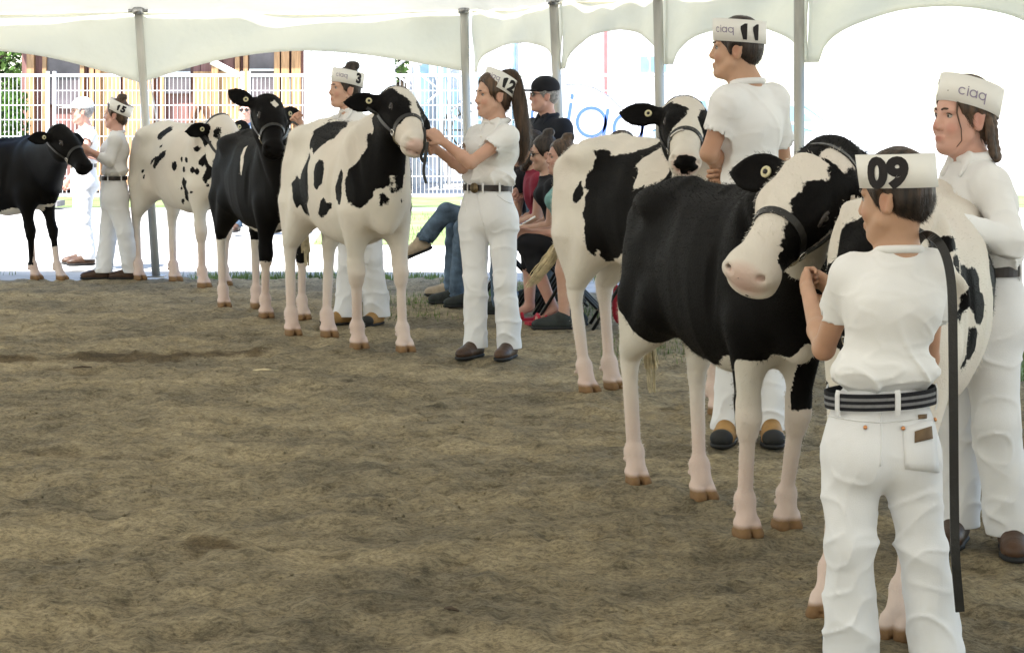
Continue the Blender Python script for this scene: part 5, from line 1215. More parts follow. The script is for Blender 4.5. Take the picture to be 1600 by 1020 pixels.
# standing man in black cap
def standing(label, x, y, top, f, hf, s, **kw):
    """plain standing figure; top = height of the head centre"""
    f_ = unit(V((f[0], f[1], 0))); l = V((-f_.y, f_.x, 0)); b = V((x, y, 0)); k = top / 1.60
    q = lambda a, c, z: b + f_ * a + l * c + V((0, 0, z * k))
    J = dict(head=q(.02, 0, 1.60), neck=q(-.02, 0, 1.43), shL=q(-.02, .18 * s, 1.36), shR=q(-.02, -.18 * s, 1.36), elL=q(-.04, .24, 1.08), elR=q(-.04, -.24, 1.08), wrL=q(.10, .20, .88), wrR=q(.10, -.20, .88), pel=q(0, 0, .93), hipL=q(0, .09, .86), hipR=q(0, -.09, .86), knL=q(.02, .10, .48), knR=q(.02, -.10, .48), anL=q(-.02, .11, .09), anR=q(-.02, -.11, .09))
    for kk in ('wrL', 'wrR', 'elL', 'elR'):
        if kk in kw: J[kk] = V(kw.pop(kk))
    kw.setdefault('h', .0085); return person(label, J, f, hf, s, **kw)
def ball_cap(q, m):
    S = SDF(); hd = q.hd; s = q.hs; R = np.array([list(q.h_f), list(q.h_l), list(q.h_u)]).T
    S.ell(hd(-.012, 0, .062), [.107 * s, .09 * s, .085 * s], R, .01); S.ell(hd(-.01, 0, -.02), [.14 * s, .12 * s, .062 * s], R, .008, 's')
    cp = empty("cap"); cp.parent = q.root; vt, qd = S.mesh(.006); mesh_np("crown", vt, qd, m, cp)
    S = SDF(); S.ell(hd(.122, 0, .040), [.098 * s, .080 * s, .008 * s], R, .006); vt, qd = S.mesh(.005); mesh_np("visor", vt, qd, m, cp)
Y = 15.9
JG = standing("man in black cap, dark glasses and black polo standing behind the seated spectators", (853 - 800) * Y / F, Y, 1.54, (-.8, -.6), (-.97, -.22), 1.04, skin='skin_pink', shirt='navy', legs='denim', shoe='shoe_dark', hair='hair_grey', collar='point', tuck=False, belt=None, group="onlookers around the ring", waist=.15)
ball_cap(JG, M['black_cloth']); glasses(JG, M['ink'], M['dark_lens'])
MW = standing("man in white shirt and white cap outside the tent behind woman 15", (131 - 800) * 19.6 / F, 19.6, 1.42, (-.9, -.4), (-.95, -.2), .95, skin='skin_pink', hair='hair_grey', belt='belt', group="onlookers around the ring", wrL=P(150, 246, 19.2), elL=P(128, 240, 19.3), waist=.145)
ball_cap(MW, M['paper'])
MS = standing("onlooker in sunglasses and grey-blue shirt behind the all-black heifer", (384 - 800) * 25.0 / F, 25.0, 1.43, (-.1, -1), (-.05, -1), 1.0, skin='skin_pink', shirt='blue_shirt', legs='denim', hair='hair_light', belt=None, tuck=False, group="onlookers around the ring", h=.01)
glasses(MS, M['ink'], M['dark_lens'])
# emblem on the black polo
mb = MB(); c_ = JG.j['neck'] + JG.f * .135 + JG.l * .075 + V((0, 0, -.13)); p = ring_pts(c_, JG.f, .022, 12); mb.tube(p + [p[0], p[1]], .003, 5, False); mb.tube([p[1], p[7]], .003, 5); mb.build("emblem", M['paper'], JG.root)
# ---------------------------------------------------------------- ground
def vnoise(x, y, cell, seed):
    r = np.random.RandomState(seed).uniform(-1, 1, (256, 256)); a = x / cell; b = y / cell
    i, j_ = np.floor(a).astype(int), np.floor(b).astype(int); fa, fb = a - i, b - j_; fa = fa * fa * (3 - 2 * fa); fb = fb * fb * (3 - 2 * fb)
    g = lambda p, q_: r[p % 256, q_ % 256]
    return (g(i, j_) * (1 - fa) + g(i + 1, j_) * fa) * (1 - fb) + (g(i, j_ + 1) * (1 - fa) + g(i + 1, j_ + 1) * fa) * fb
def dirt_material():
    m = bpy.data.materials.new('trampled_dirt'); m.use_nodes = True; nt = m.node_tree; b = nt.nodes["Principled BSDF"]; N = nt.nodes.new; L = nt.links.new
    tc = N("ShaderNodeTexCoord")
    def nz(sc, det, ro=.6): t = N("ShaderNodeTexNoise"); t.inputs["Scale"].default_value = sc; t.inputs["Detail"].default_value = det; t.inputs["Roughness"].default_value = ro; L(mp.outputs[0], t.inputs[0]); return t
    mp = N("ShaderNodeMapping"); mp.inputs["Scale"].default_value = (1, 1.25, 1); L(tc.outputs["Object"], mp.inputs[0])
    a, c, d = nz(6.5, 12, .76), nz(1.1, 9, .7), nz(48, 8, .8)
    r = N("ShaderNodeValToRGB"); e = r.color_ramp.elements; e[0].position = .36; e[0].color = (.235, .197, .130, 1); e[1].position = .60; e[1].color = (.53, .446, .298, 1); x = e.new(.46); x.color = (.415, .348, .228, 1); L(a.outputs[0], r.inputs[0])
    r2 = N("ShaderNodeValToRGB"); e = r2.color_ramp.elements; e[0].position = .38; e[0].color = (.58, .59, .62, 1); e[1].position = .6; e[1].color = (1.08, 1.05, 1.0, 1); L(c.outputs[0], r2.inputs[0])
    r3 = N("ShaderNodeValToRGB"); e = r3.color_ramp.elements; e[0].position = .42; e[0].color = (.36, .36, .38, 1); e[1].position = .545; e[1].color = (1.08, 1.08, 1.06, 1); L(d.outputs[0], r3.inputs[0])
    m1 = N("ShaderNodeMix"); m1.data_type = 'RGBA'; m1.blend_type = 'MULTIPLY'; m1.inputs[0].default_value = 1; L(r.outputs[0], m1.inputs[6]); L(r2.outputs[0], m1.inputs[7])
    m2 = N("ShaderNodeMix"); m2.data_type = 'RGBA'; m2.blend_type = 'MULTIPLY'; m2.inputs[0].default_value = .68; L(m1.outputs[2], m2.inputs[6]); L(r3.outputs[0], m2.inputs[7])
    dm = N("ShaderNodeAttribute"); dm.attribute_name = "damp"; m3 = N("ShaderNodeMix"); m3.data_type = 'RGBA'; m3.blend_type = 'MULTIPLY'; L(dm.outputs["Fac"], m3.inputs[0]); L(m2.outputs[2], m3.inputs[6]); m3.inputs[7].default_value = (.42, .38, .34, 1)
    L(m3.outputs[2], b.inputs["Base Color"]); b.inputs["Roughness"].default_value = .95; b.inputs["Specular IOR Level"].default_value = .1
    g = nz(70, 6, .75); bp = N("ShaderNodeBump"); bp.inputs["Strength"].default_value = 1.0; bp.inputs["Distance"].default_value = .02; L(g.outputs[0], bp.inputs["Height"]); L(bp.outputs[0], b.inputs["Normal"])
    return m
M['dirt'] = dirt_material()
M['gravel'] = mat('pale_gravel', (.46, .44, .40), .9, .12, 3.0, .4, 120); M['lawn'] = mat('mown_grass_soil', (.20, .26, .10), .9, .25, 2.0, .4, 60)
def sheet(name, x0, x1, y0, y1, z, m, nx=2, ny=2):
    vs_ = [(x0 + (x1 - x0) * i / nx, y0 + (y1 - y0) * k / ny, z) for k in range(ny + 1) for i in range(nx + 1)]; w = nx + 1
    o = mesh_py(name, vs_, [(k * w + i, k * w + i + 1, (k + 1) * w + i + 1, (k + 1) * w + i) for k in range(ny) for i in range(nx)], m); o["kind"] = "structure"; return o
sheet("ground", -900, 900, -300, 1500, -.045, M['gravel'])
ring_poly = [(-12, 18.1), (-4, 18.05), (-.25, 18.05), (.5, 16.9), (1.2, 15.6), (2.1, 13.6), (2.75, 10.9), (3.6, 9.0), (9.3, 5.2), (9.3, -11), (-12, -11)]
ry = [3.4]
while ry[-1] < 18.3: ry.append(ry[-1] * 1.0052 + .0)
ry = np.array(ry); cu = np.linspace(-.33, .33, 480)
Yg, Ug = np.meshgrid(ry, cu, indexing='ij'); Xg = Ug * (Yg + .6)
fx, fy = Xg.ravel(), Yg.ravel()
Z = .012 * vnoise(fx, fy, .55, 1) + .015 * vnoise(fx, fy * 1.3, .21, 2) + .012 * vnoise(fx, fy, .085, 3) + .0075 * vnoise(fx, fy, .036, 4) + .004 * vnoise(fx, fy, .017, 9)
Z -= .014 * np.clip(vnoise(fx, fy, .13, 5) - .35, 0, 1) * 1.6                       # hoof pits
Z = Z - .010
inside = poly_sd(np.stack([fx, fy], 1), ring_poly) + .12 * vnoise(fx, fy, .35, 6) + .05 * vnoise(fx, fy, .1, 7)
for p_, r_ in FOOT:                                          # earth pressed and pushed up round hooves and shoes
    q_ = np.sqrt((fx - p_.x) ** 2 + (fy - p_.y) ** 2); w_ = np.clip(1.6 - q_ / r_ * .8, 0, 1); Z = Z * (1 - w_) + w_ * .006 + .010 * np.exp(-((q_ - r_ * 1.25) / .03) ** 2) * (.6 + .8 * vnoise(fx, fy, .04, 12))
Zf = np.where(inside > 0, np.maximum(Z, -.03), -.03) - .0
w = len(cu); idx = np.arange(len(fx)).reshape(len(ry), w)
qd = np.stack([idx[:-1, :-1].ravel(), idx[:-1, 1:].ravel(), idx[1:, 1:].ravel(), idx[1:, :-1].ravel()], 1)
keep = inside[qd].max(1) > 0; qd = qd[keep]
used = np.unique(qd); rm = np.full(len(fx), -1); rm[used] = np.arange(len(used))
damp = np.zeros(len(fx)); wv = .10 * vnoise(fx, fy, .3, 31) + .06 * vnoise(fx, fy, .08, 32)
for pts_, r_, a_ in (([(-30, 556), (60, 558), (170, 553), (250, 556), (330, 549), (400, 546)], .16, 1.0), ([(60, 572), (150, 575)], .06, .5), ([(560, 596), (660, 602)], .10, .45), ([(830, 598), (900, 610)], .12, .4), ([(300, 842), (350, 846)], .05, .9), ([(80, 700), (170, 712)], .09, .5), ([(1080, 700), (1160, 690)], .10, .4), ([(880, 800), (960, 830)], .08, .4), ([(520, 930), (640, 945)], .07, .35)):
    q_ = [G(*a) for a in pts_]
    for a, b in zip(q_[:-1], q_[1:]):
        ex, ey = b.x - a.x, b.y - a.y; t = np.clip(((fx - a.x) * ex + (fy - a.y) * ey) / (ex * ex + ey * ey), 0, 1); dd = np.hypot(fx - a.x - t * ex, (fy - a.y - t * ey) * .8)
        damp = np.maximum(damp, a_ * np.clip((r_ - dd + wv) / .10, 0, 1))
gr = mesh_np("ring_dirt", np.stack([fx, fy, Zf], 1)[used], rm[qd], M['dirt'], attrs={"damp": damp[used]}); gr["kind"] = "structure"
# the rest of the ring outside the picture
o = mesh_py("ring_dirt", [(-12, -11, -.02), (9.3, -11, -.02), (9.3, 3.45, -.02), (-12, 3.45, -.02), (-12, 18, -.02), (-4, 18, -.02), (-1.3, 3.45, -.02), (1.3, 3.45, -.02), (4.9, 9.0, -.02), (9.3, 5.2, -.02)], [(0, 1, 2, 7, 6, 3), (3, 6, 5, 4)], M['dirt']); o["kind"] = "structure"

# loose crumbs of earth
cr = np.random.RandomState(21); n_ = 7000; cyy = 4.2 * (18.0 / 4.2) ** cr.rand(n_); cxx = cr.uniform(-.27, .27, n_) * cyy
ok = (poly_sd(np.stack([cxx, cyy], 1), ring_poly) > .1) & (vnoise(cxx, cyy, .4, 22) + .6 * vnoise(cxx, cyy, .12, 23) > cr.uniform(-.5, .9, n_)); cxx, cyy = cxx[ok], cyy[ok]; m_ = len(cxx)
zz = .012 * vnoise(cxx, cyy, .55, 1) + .015 * vnoise(cxx, cyy * 1.3, .21, 2) + .012 * vnoise(cxx, cyy, .085, 3) - .010
sz = .002 + .005 * cr.rand(m_) ** 3 + .0003 * cyy * cr.rand(m_); octa = np.array([[1, 0, 0], [-1, 0, 0], [0, 1, 0], [0, -1, 0], [0, 0, .8], [0, 0, -.8]]); tri = np.array([[0, 2, 4], [2, 1, 4], [1, 3, 4], [3, 0, 4], [2, 0, 5], [1, 2, 5], [3, 1, 5], [0, 3, 5]])
an = cr.uniform(0, 6.28, m_); ca, sa = np.cos(an), np.sin(an); vv = octa[None] * cr.uniform(.6, 1.4, (m_, 6, 1)) * sz[:, None, None]; vx = vv[..., 0] * ca[:, None] - vv[..., 1] * sa[:, None]; vy = vv[..., 0] * sa[:, None] + vv[..., 1] * ca[:, None]
vv = np.stack([vx + cxx[:, None], vy + cyy[:, None], vv[..., 2] + (zz + sz * .3)[:, None]], 2).reshape(-1, 3)
o = mesh_np("earth_crumbs", vv, (tri[None] + 6 * np.arange(m_)[:, None, None]).reshape(-1, 3), M['dirt'], None, True); tag(o, "loose crumbs of earth scattered over the show ring", "earth", kind="stuff")
# ---------------------------------------------------------------- yard, fence, buildings, vehicles
M['white_metal'] = mat('white_painted_metal', (.72, .72, .72), .4, .06, 5); M['wood_orange'] = mat('varnished_pine', (.47, .27, .14), .6, .2, 4, .15, 30, stretch=(6, 6, .6)); M['board_brown'] = mat('brown_red_board', (.27, .14, .125), .75, .18, 5, .2, 40, stretch=(6, 6, .5))
M['dark_glass'] = mat('dusty_window', (.14, .115, .125), .25, .3, 2, spec=.5); M['brace'] = mat('brown_brace_timber', (.17, .085, .05), .7, .2, 6)
M['white_sheet'] = mat('white_cladding', (.76, .77, .79), .5, .04, 2); M['red_trim'] = mat('red_trim', (.60, .13, .13), .5, .08); M['blue_panel'] = mat('blue_grey_panel', (.22, .36, .46), .4, .25, 2.5); M['blue_glass'] = mat('blue_tinted_glass', (.16, .30, .42), .08, .2, 3, spec=.6)
M['logo_blue'] = mat('logo_blue', (.07, .14, .45), .6, .05); M['car_white'] = mat('white_car_paint', (.80, .80, .80), .2, .02, 3, spec=.5); M['roofing'] = mat('grey_roofing', (.25, .24, .24), .8, .1)
# temporary fence panels
FY = 31.9
def fence_panel(x0, x1, label, y=FY):
    r = empty("fence_panel", ((x0 + x1) / 2, y, 0)); tag(r, label, "fence", "temporary mesh fence panels"); w = (x1 - x0) / 2; top = 1.97
    for px in (-w + .03, w - .03): mb = MB(); mb.tube([V((px, 0, 0)), V((px, 0, top + .06))], .026, 8); mb.build("post", M['white_metal'], r, True)
    for z in (.16, top): mb = MB(); mb.tube([V((-w + .03, 0, z)), V((w - .03, 0, z))], .026, 8); mb.build("rail", M['white_metal'], r, True)
    mb = MB(); x = -w + .09
    while x < w - .06: mb.box((x, 0, (top + .16) / 2), (.0065, .0065, top - .16)); x += .062
    for z in (.45, .75, 1.05, 1.30, 1.52, 1.74): mb.box((0, .007, z), (2 * w - .08, .010, .012))
    o = mb.build("wire_mesh", M['white_metal'], r); o["kind"] = "stuff"
    for px in (-w + .03, w - .03): mb = MB(); mb.box((px, 0, .04), (.2, .55, .08)); mb.build("foot_block", M['roofing'], r)
px2x = lambda px, y: (px - CX) * y / F
edges = [-520, -222, 80, 384, 588, 735, 900, 1100]
names = ["leftmost fence panel, beyond the left edge of the tent pole", "fence panel at the left edge in front of the green hedge", "fence panel behind woman 15 in front of the barn", "fence panel behind the all-black heifer's head", "fence panel left of girl 12 by the lattice towers", "fence panel behind girl 12 and the man in black cap", "fence panel behind the blue lettered banner"]
for i in range(1, 7): fence_panel(px2x(edges[i], FY) + .02, px2x(edges[i + 1], FY) - .02, names[i])
# barn of pine posts and brown boards
BY = 38.0; bx0, bx1 = px2x(30, BY), px2x(478, BY); barn = empty("barn", ((bx0 + bx1) / 2, BY, 0)); tag(barn, "barn with red-brown boards, pine posts and dusty windows behind the fence", "building"); ox = barn.location.x
def bbox_(x0, x1, z0, z1, y0, y1, m, name, parent=barn):
    mb = MB(); mb.box(((x0 + x1) / 2 - ox, (y0 + y1) / 2, (z0 + z1) / 2), (x1 - x0, y1 - y0, z1 - z0)); return mb.build(name, m, parent)
wall = bbox_(bx0, bx1, 0, 3.6, .25, 6, M['board_brown'], "wall"); x = bx0
while x < bx1 - .1:
    w = rng.uniform(.19, .22); bbox_(x, min(x + w - .012, bx1), .05, 3.55, .20 + rng.uniform(0, .02), .249, M['board_brown'], "board", wall); x += w
for px, w in ((46, .13), (68, .07), (127, .07), (142, .08), (152, .09), (236, .06), (252, .07), (335, .12), (370, .08), (383, .08), (432, .10), (445, .14), (462, .16)):
    xx = px2x(px, BY); bbox_(xx - w / 2, xx + w / 2, 0, 3.6, .05, .19, M['wood_orange'], "post")
for a, b in ((156, 186), (190, 232), (300, 328), (338, 366)): bbox_(px2x(a, BY), px2x(b, BY), .1, 2.15, .12, .18, M['wood_orange'], "door")
for a, b, z0, z1 in ((70, 125, 1.55, 2.6), (255, 296, 1.75, 2.5), (388, 430, 1.6, 2.75)):
    wn = bbox_(px2x(a, BY), px2x(b, BY), z0, z1, .13, .17, M['dark_glass'], "window"); bbox_(px2x(a, BY), px2x(b, BY), (z0 + z1) / 2 - .02, (z0 + z1) / 2 + .02, .10, .129, M['white_metal'], "glazing_bar", wn)
for a, b in (((310, 165), (284, 225)), ((318, 165), (346, 225))):
    A, B = P(*a, BY - .1), P(*b, BY - .1); mb = MB(); mb.tube([A - V((ox, BY, 0)), B - V((ox, BY, 0))], .07, 4); mb.build("brace", M['brace'], barn)
mb = MB(); mb.tube([P(330, 96, BY - .2) - V((ox, BY, 0)), P(372, 118, BY - .2) - V((ox, BY, 0))], .06, 4); mb.build("brace", M['white_metal'], barn)
mb = MB(); mb.add([V((bx0 - ox - .5, -.6, 3.6)), V((bx1 - ox + .4, -.6, 3.6)), V((bx1 - ox + .4, 6.5, 5.6)), V((bx0 - ox - .5, 6.5, 5.6)), V((bx0 - ox - .5, -.6, 3.75)), V((bx1 - ox + .4, -.6, 3.75)), V((bx1 - ox + .4, 6.5, 5.75)), V((bx0 - ox - .5, 6.5, 5.75))], [(0, 1, 2, 3), (7, 6, 5, 4), (0, 4, 5, 1), (1, 5, 6, 2), (2, 6, 7, 3), (3, 7, 4, 0)]); mb.build("roof", M['roofing'], barn)
# white box trailer
tr = empty("box_trailer", (px2x(540, 36), 36, 0)); tag(tr, "white box trailer right of the barn behind the fence", "trailer")
mb = MB(); mb.box((0, 1.2, 1.75), (1.42, 2.4, 2.5)); mb.build("box", M['white_sheet'], tr)
for k in range(7): mb = MB(); mb.box((-.6 + .2 * k, -.012, 1.75), (.015, .02, 2.4)); mb.build("rib", M['white_metal'], tr)
for sx in (-.62, .62):
    for sy in (.5, 1.9): mb = MB(); mb.tube([V((sx - .09, sy, .3)), V((sx + .09, sy, .3))], .30, 18); mb.build("wheel", M['rubber'], tr, True)
mb = MB(); mb.tube([V((0, .0, .45)), V((0, -1.0, .42))], .04, 8); mb.build("drawbar", M['steel'], tr)
# white lattice towers with blue-grey panels
def tower(px, y, label, h_=4.2, w=.5):
    r = empty("lattice_tower", (px2x(px, y), y, 0)); tag(r, label, "tower", "lattice towers beyond the fence")
    for sx in (-1, 1):
        for sy in (-1, 1): mb = MB(); mb.tube([V((sx * w / 2, sy * w / 2, 0)), V((sx * w / 2, sy * w / 2, h_))], .035, 6); mb.build("leg", M['white_metal'], r, True)
    mb = MB(); k = 0; z = .2
    while z < h_ - .4:
        for sx in (-1, 1):
            mb.tube([V((sx * w / 2, -w / 2, z)), V((sx * w / 2, w / 2, z + .4))], .018, 5); mb.tube([V((-w / 2, sx * w / 2, z)), V((w / 2, sx * w / 2, z + .4))] if k % 2 else [V((w / 2, sx * w / 2, z)), V((-w / 2, sx * w / 2, z + .4))], .018, 5)
        z += .4; k += 1
    mb.build("bracing", M['white_metal'], r, True)
for px, y, lb in ((632, 40, "white lattice tower nearest the box trailer"), (668, 39, "white lattice tower between the blue panels"), (722, 41, "white lattice tower just left of girl 12")): tower(px, y, lb)
rd = empty("ride_booth", (px2x(700, 43), 43, 0)); tag(rd, "booth with blue-grey panels behind the lattice towers", "booth")
for i, (a, b, z0, z1) in enumerate(((655, 670, .4, 2.4), (682, 704, .9, 2.9), (706, 716, .4, 1.9), (740, 752, .5, 2.2))):
    mb = MB(); mb.box(((px2x((a + b) / 2, 43)) - rd.location.x, .1, (z0 + z1) / 2), ((b - a) * 43 / F, .08, z1 - z0)); mb.build("panel", M['blue_panel'], rd)
mb = MB(); mb.box((0, .4, 1.5), (1.6, .3, 3.0)); mb.build("back_wall", M['white_sheet'], rd)
mb = MB(); p = ring_pts(V((.45, -.3, 1.05)), V((0, 1, 0)), .55, 24); mb.tube(p + [p[0], p[1]], .03, 6, False); p = ring_pts(V((.45, -.3, 1.05)), V((0, 1, 0)), .38, 24); mb.tube(p + [p[0], p[1]], .02, 6, False)
for k in range(6): a = k * math.pi / 3; mb.tube([V((.45, -.3, 1.05)), V((.45 + .55 * math.cos(a), -.3, 1.05 + .55 * math.sin(a)))], .018, 5)
mb.build("wheel_frame", M['shoe_dark'], rd, True)
# big white shed with red corner trim
SY = 58.0; sx0, sx1 = px2x(680, SY), px2x(1075, SY); sh = empty("white_shed", ((sx0 + sx1) / 2, SY, 0)); tag(sh, "large white metal-clad hall with red corner trim and small blue windows", "building"); sw = (sx1 - sx0) / 2
mb = MB(); mb.box((0, 6, 2.9), (2 * sw, 12, 5.8)); mb.build("wall", M['white_sheet'], sh)
k = 0; x = -sw + .2
while x < sw - .1: mb = MB(); mb.box((x, -.02, 2.9), (.05, .04, 5.7)); mb.build("rib", M['white_sheet'], sh); x += .42
xr = px2x(946, SY) - sh.location.x; mb = MB(); mb.box((xr, -.06, 3.0), (.09, .06, 5.4)); mb.build("red_trim", M['red_trim'], sh)
xr = px2x(803, SY) - sh.location.x; mb = MB(); mb.tube([V((xr, -.1, 0)), V((xr, -.1, 5.7))], .06, 8); mb.build("downpipe", M['blue_panel'], sh, True)
for a, b in ((1000, 1012), (1016, 1040)): mb = MB(); mb.box((px2x((a + b) / 2, SY) - sh.location.x, -.05, 2.72), ((b - a) * SY / F, .04, .42)); mb.build("window", M['blue_glass'], sh)
mb = MB(); mb.box((0, 6, 5.9), (2 * sw + .6, 12.6, .2)); mb.build("roof", M['roofing'], sh)
# curved white banner with blue letters
bn = empty("banner_sign", (px2x(930, 22), 22, 0)); tag(bn, "curved-top white banner with large blue letters ciaq between tent poles", "sign"); bxx = bn.location.x
outl = [P(x, y, 22) - V((bxx, 22, 0)) for x, y in ((884, 132), (905, 131), (928, 137), (950, 150), (970, 168), (988, 192), (998, 240), (998, 300), (870, 300), (870, 150))]
mb = MB(); nn = len(outl); mb.add(outl + [p + V((0, .05, 0)) for p in outl], [tuple(range(nn))[::-1], tuple(range(nn, 2 * nn))] + [(i, (i + 1) % nn, nn + (i + 1) % nn, nn + i) for i in range(nn)]); mb.build("panel", M['white_sheet'], bn)
mb = MB(); mb.tube([p + V((0, .0, 0)) for p in outl[:7]], .008, 6); mb.build("edge_piping", M['steel'], bn, True)
tv, tf = logo_mesh(.66, .05); cpt = P(918, 190, 22) - V((bxx, 22, 0)); tv = [Matrix.Rotation(-.16, 3, 'Z') @ v for v in tv]; mesh_py("lettering", [V((v.x + cpt.x, -.006, v.y + cpt.z)) for v in tv if True], tf, M['logo_blue'], bn)
for sx in (-.25, .3): mb = MB(); mb.tube([V((sx, .08, 0)), V((sx, .08, 1.3))], .02, 8); mb.build("stake", M['steel'], bn)
# parked white car
car = empty("parked_car", (px2x(1180, 27), 27.9, 0)); tag(car, "white parked hatchback with blue-tinted windows behind boy 11", "car")
prof = [(-1.95, .38), (-1.98, .75), (-1.9, 1.02), (-1.55, 1.12), (-1.1, 1.52), (-.6, 1.64), (.1, 1.64), (.55, 1.55), (1.15, 1.12), (1.75, .98), (1.98, .80), (2.0, .40)]
W2 = .85; vs_ = []
for sy, ins in ((-1, 1), (1, 1)):
    for x, z in prof: vs_.append(V((x, sy * (W2 - (.16 if z > 1.2 else 0)), z)))
m_ = len(prof); fs = [tuple(range(m_)), tuple(range(2 * m_ - 1, m_ - 1, -1))] + [(i, m_ + i, m_ + (i + 1) % m_, (i + 1) % m_) for i in range(m_)]
mb = MB(); mb.add(vs_, fs); cb = mb.build("body", M['car_white'], car); md = cb.modifiers.new("bevel", 'BEVEL'); md.width = .06; md.segments = 3
def car_glass(pts, y=-W2 + .115):
    mb = MB(); a = [V((x, y - (.0 if z > 1.3 else .09), z)) for x, z in pts]; n_ = len(a); mb.add(a + [p + V((0, .03, 0)) for p in a], [tuple(range(n_))[::-1], tuple(range(n_, 2 * n_))] + [(i, (i + 1) % n_, n_ + (i + 1) % n_, n_ + i) for i in range(n_)]); return mb.build("window", M['blue_glass'], car)
car_glass([(-1.35, 1.17), (-1.0, 1.5), (-.62, 1.57), (-.62, 1.17)]); car_glass([(-.52, 1.17), (-.52, 1.58), (.05, 1.58), (.1, 1.17)]); car_glass([(.2, 1.17), (.15, 1.57), (.5, 1.5), (.98, 1.17)])
mb = MB(); mb.add([V((.60, -.62, 1.555)), V((1.12, -.72, 1.155)), V((1.12, .72, 1.155)), V((.60, .62, 1.555))], [(0, 1, 2, 3)]); o = mb.build("windscreen", M['blue_glass'], car); o.modifiers.new("t", 'SOLIDIFY').thickness = .02
for sx in (-1.25, 1.3):
    for sy in (-1, 1):
        mb = MB(); mb.tube([V((sx, sy * .70, .32)), V((sx, sy * .88, .32))], .32, 22); wh = mb.build("wheel", M['rubber'], car, True); mb = MB(); mb.tube([V((sx, sy * .87, .32)), V((sx, sy * .895, .32))], .20, 16); mb.build("rim", M['steel'], wh, True)
for sy in (-.6, .6): mb = MB(); mb.box((1.96, sy, .76), (.08, .28, .12)); mb.build("headlight", M['clear_lens'], car)
for z in (.62,): mb = MB(); mb.box((0, -.868, z), (3.0, .02, .05)); mb.build("side_moulding", M['steel'], car)
# ---- vegetation
M['leaf'] = mat('leaf_green', (.075, .16, .025), .6, .35, 3, spec=.3); M['bark'] = mat('bark', (.09, .065, .045), .9, .2, 10); M['blade'] = mat('grass_blade', (.17, .25, .06), .7, .35, 2)
def leaves(name, c, r_, lr, m, parent=None, size=(.05, .10)):
    n_ = len(c); nd = lambda: (lambda q_: q_ / np.linalg.norm(q_, axis=1)[:, None])(lr.normal(size=(n_, 3)))
    p = c + nd() * r_; a = nd(); b = np.cross(a, nd()); b /= np.linalg.norm(b, axis=1)[:, None]; s_ = lr.uniform(*size, (n_, 1))
    return mesh_np(name, np.stack([p - a * s_, p + b * s_ * .5, p + a * s_, p - b * s_ * .5], 1).reshape(-1, 3), np.arange(4 * n_).reshape(-1, 4), m, parent, False)
def tree(label, x, y, h_, r_, n_, seed, group="trees beyond the yard"):
    rr = random.Random(seed); t = empty("leafy_tree", (x, y, 0)); tag(t, label, "tree", group)
    mb = MB(); mb.tube([V((0, 0, 0)), V((.03, 0, h_ * .3)), V((-.03, .05, h_ * .6)), V((.02, 0, h_ * .85))], [.16, .12, .07, .02], 8)
    for k in range(7): a = rr.uniform(0, 6.28); z = h_ * rr.uniform(.3, .65); mb.tube([V((0, 0, z)), V((math.cos(a) * r_ * .4, math.sin(a) * r_ * .4, z + .3)), V((math.cos(a) * r_ * .75, math.sin(a) * r_ * .75, z + .7))], [.05, .035, .01], 6)
    mb.build("trunk", M['bark'], t, True)
    lr = np.random.RandomState(seed); cl = [(V((rr.gauss(0, .5) * r_ * .8, rr.gauss(0, .5) * r_ * .8, h_ * rr.uniform(.32, .95))), rr.uniform(.25, .5) * r_) for _ in range(16)]; mb = MB()
    ci = lr.randint(0, 16, n_); cc = np.array([list(c) for c, _ in cl])[ci]; cr = np.array([q_ for _, q_ in cl])[ci]
    leaves("crown", cc, cr[:, None] * lr.uniform(.6, 1, (n_, 1)), lr, M['leaf'], t)
tree("bright green leafy tree at the upper left edge beside the barn", px2x(-8, 44), 44, 5.2, 1.9, 5000, 1); tree("leafy tree showing between the box trailer and lattice towers", px2x(628, 50), 50, 4.6, 1.5, 3500, 2)
hg = np.random.RandomState(4); hc = np.stack([hg.uniform(px2x(-200, 37), px2x(36, 37), 9000), hg.uniform(36.2, 37.6, 9000), hg.uniform(0, 1.75, 9000)], 1)
hd_ = leaves("hedge", hc, .02, hg, M['leaf'], None, (.04, .09)); tag(hd_, "green hedge behind the fence at the left edge", "hedge")
lw = sheet("lawn", -60, 60, 21.5, 30.8, -.040, M['lawn'])
lw.data.clear_geometry(); lw.data.from_pydata([(-2.2, 23.3, -.040), (2.4, 23.0, -.040), (3.2, 31.0, -.040), (-2.6, 31.2, -.040), (-30, 32.3, -.040), (20, 32.3, -.040), (20, 37, -.040), (-30, 37, -.040), (2.6, 11.4, -.040), (9, 8.5, -.040), (9.5, 13.5, -.040), (3.2, 15.0, -.040)], [], [(0, 1, 2, 3), (4, 5, 6, 7), (8, 9, 10, 11)]); lw.data.update()
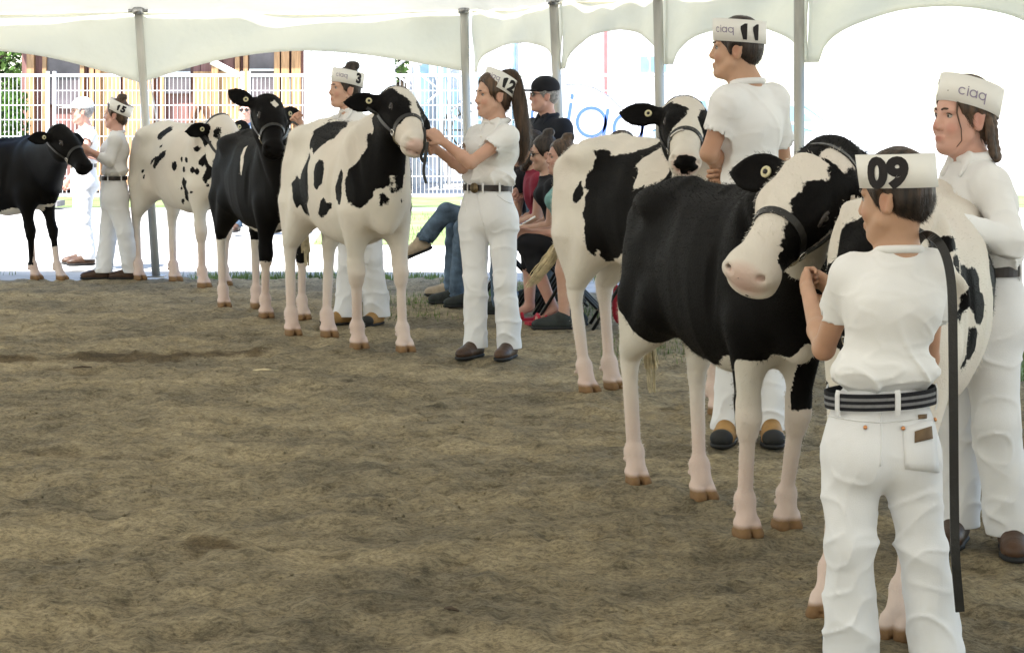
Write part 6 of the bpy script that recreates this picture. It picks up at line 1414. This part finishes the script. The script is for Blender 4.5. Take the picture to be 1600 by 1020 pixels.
def grass_patch(spots, n_, seed, hgt=(.03, .09)):
    rr = np.random.RandomState(seed); sp = np.array(spots)[rr.randint(0, len(spots), n_)]
    x = sp[:, 0] + (sp[:, 1] - sp[:, 0]) * rr.rand(n_); y = sp[:, 2] + (sp[:, 3] - sp[:, 2]) * rr.rand(n_)
    ok = vnoise(x, y, .8, 11) > rr.uniform(-.4, .5, n_); x, y = x[ok], y[ok]; m = len(x); h_ = rr.uniform(*hgt, m); a = rr.uniform(0, 6.28, m); dx, dy = np.cos(a), np.sin(a)
    p = np.stack([x, y, np.full(m, -.035)], 1); w = np.stack([dy, -dx, 0 * dx], 1) * .004; tip = p + np.stack([dx * h_ * .4, dy * h_ * .4, h_], 1)
    vs_ = np.stack([p - w, p + w, tip], 1).reshape(-1, 3); fs = np.arange(3 * m).reshape(-1, 3)
    o = mesh_np("grass", vs_, fs, M['blade'], smooth=False); o["kind"] = "stuff"; tag(o, "short uneven grass tufts around the edge of the dirt ring", "grass"); return o
grass_patch([(-5, -.3, 18.0, 18.9), (-5, -.2, 18.1, 18.5), (-.6, .8, 16.6, 18.6), (.2, 1.5, 14.0, 16), (.5, 1.4, 12.0, 14.5), (2.7, 4.2, 9.6, 13), (-1.0, .4, 14.5, 17), (-2.2, 2.2, 23, 30)], 20000, 8)
# debris on the ring
for px, py, lb, L_ in ((128, 578, "short dark stick lying on the dirt at left", .10), (705, 958, "small dark twig on the dirt near the bottom edge", .045), (415, 582, "pale straw stalk lying on the dirt below the patched heifer", .14)):
    p = G(px, py); mb = MB(); a = rng.uniform(-.3, .3); mb.tube([p + V((-L_ / 2, 0, .012)), p + V((0, a * .03, .017)), p + V((L_ / 2, a * .08, .012))], [.004, .006, .003], 6); o = mb.build("stick", M['tail_hair'] if 'straw' in lb else M['bark'], None, True); tag(o, lb, "stick")
# tail switches
b = C11.root; lc = C11.loc
hair_tuft("tail_switch", b, [lc(p) for p in spline([P(886, 362, 10.9), P(868, 392, 10.85), P(846, 422, 10.82), P(826, 448, 10.8)], 4)], M['tail_hair'], 150, .030, 3, .05)
b = C12.root; lc = C12.loc
hair_tuft("tail_switch", b, [V((-.94, .01, .74)), V((-.95, .01, .64)), V((-.94, .02, .52)), V((-.93, .02, .42))], M['tail_hair'], 110, .028, 4, .04)
b = C09.root; hair_tuft("tail_switch", b, [V((-.82, .01, .64)), V((-.83, .01, .54)), V((-.82, .02, .44)), V((-.81, .02, .34))], M['tail_hair'], 110, .025, 5, .04)
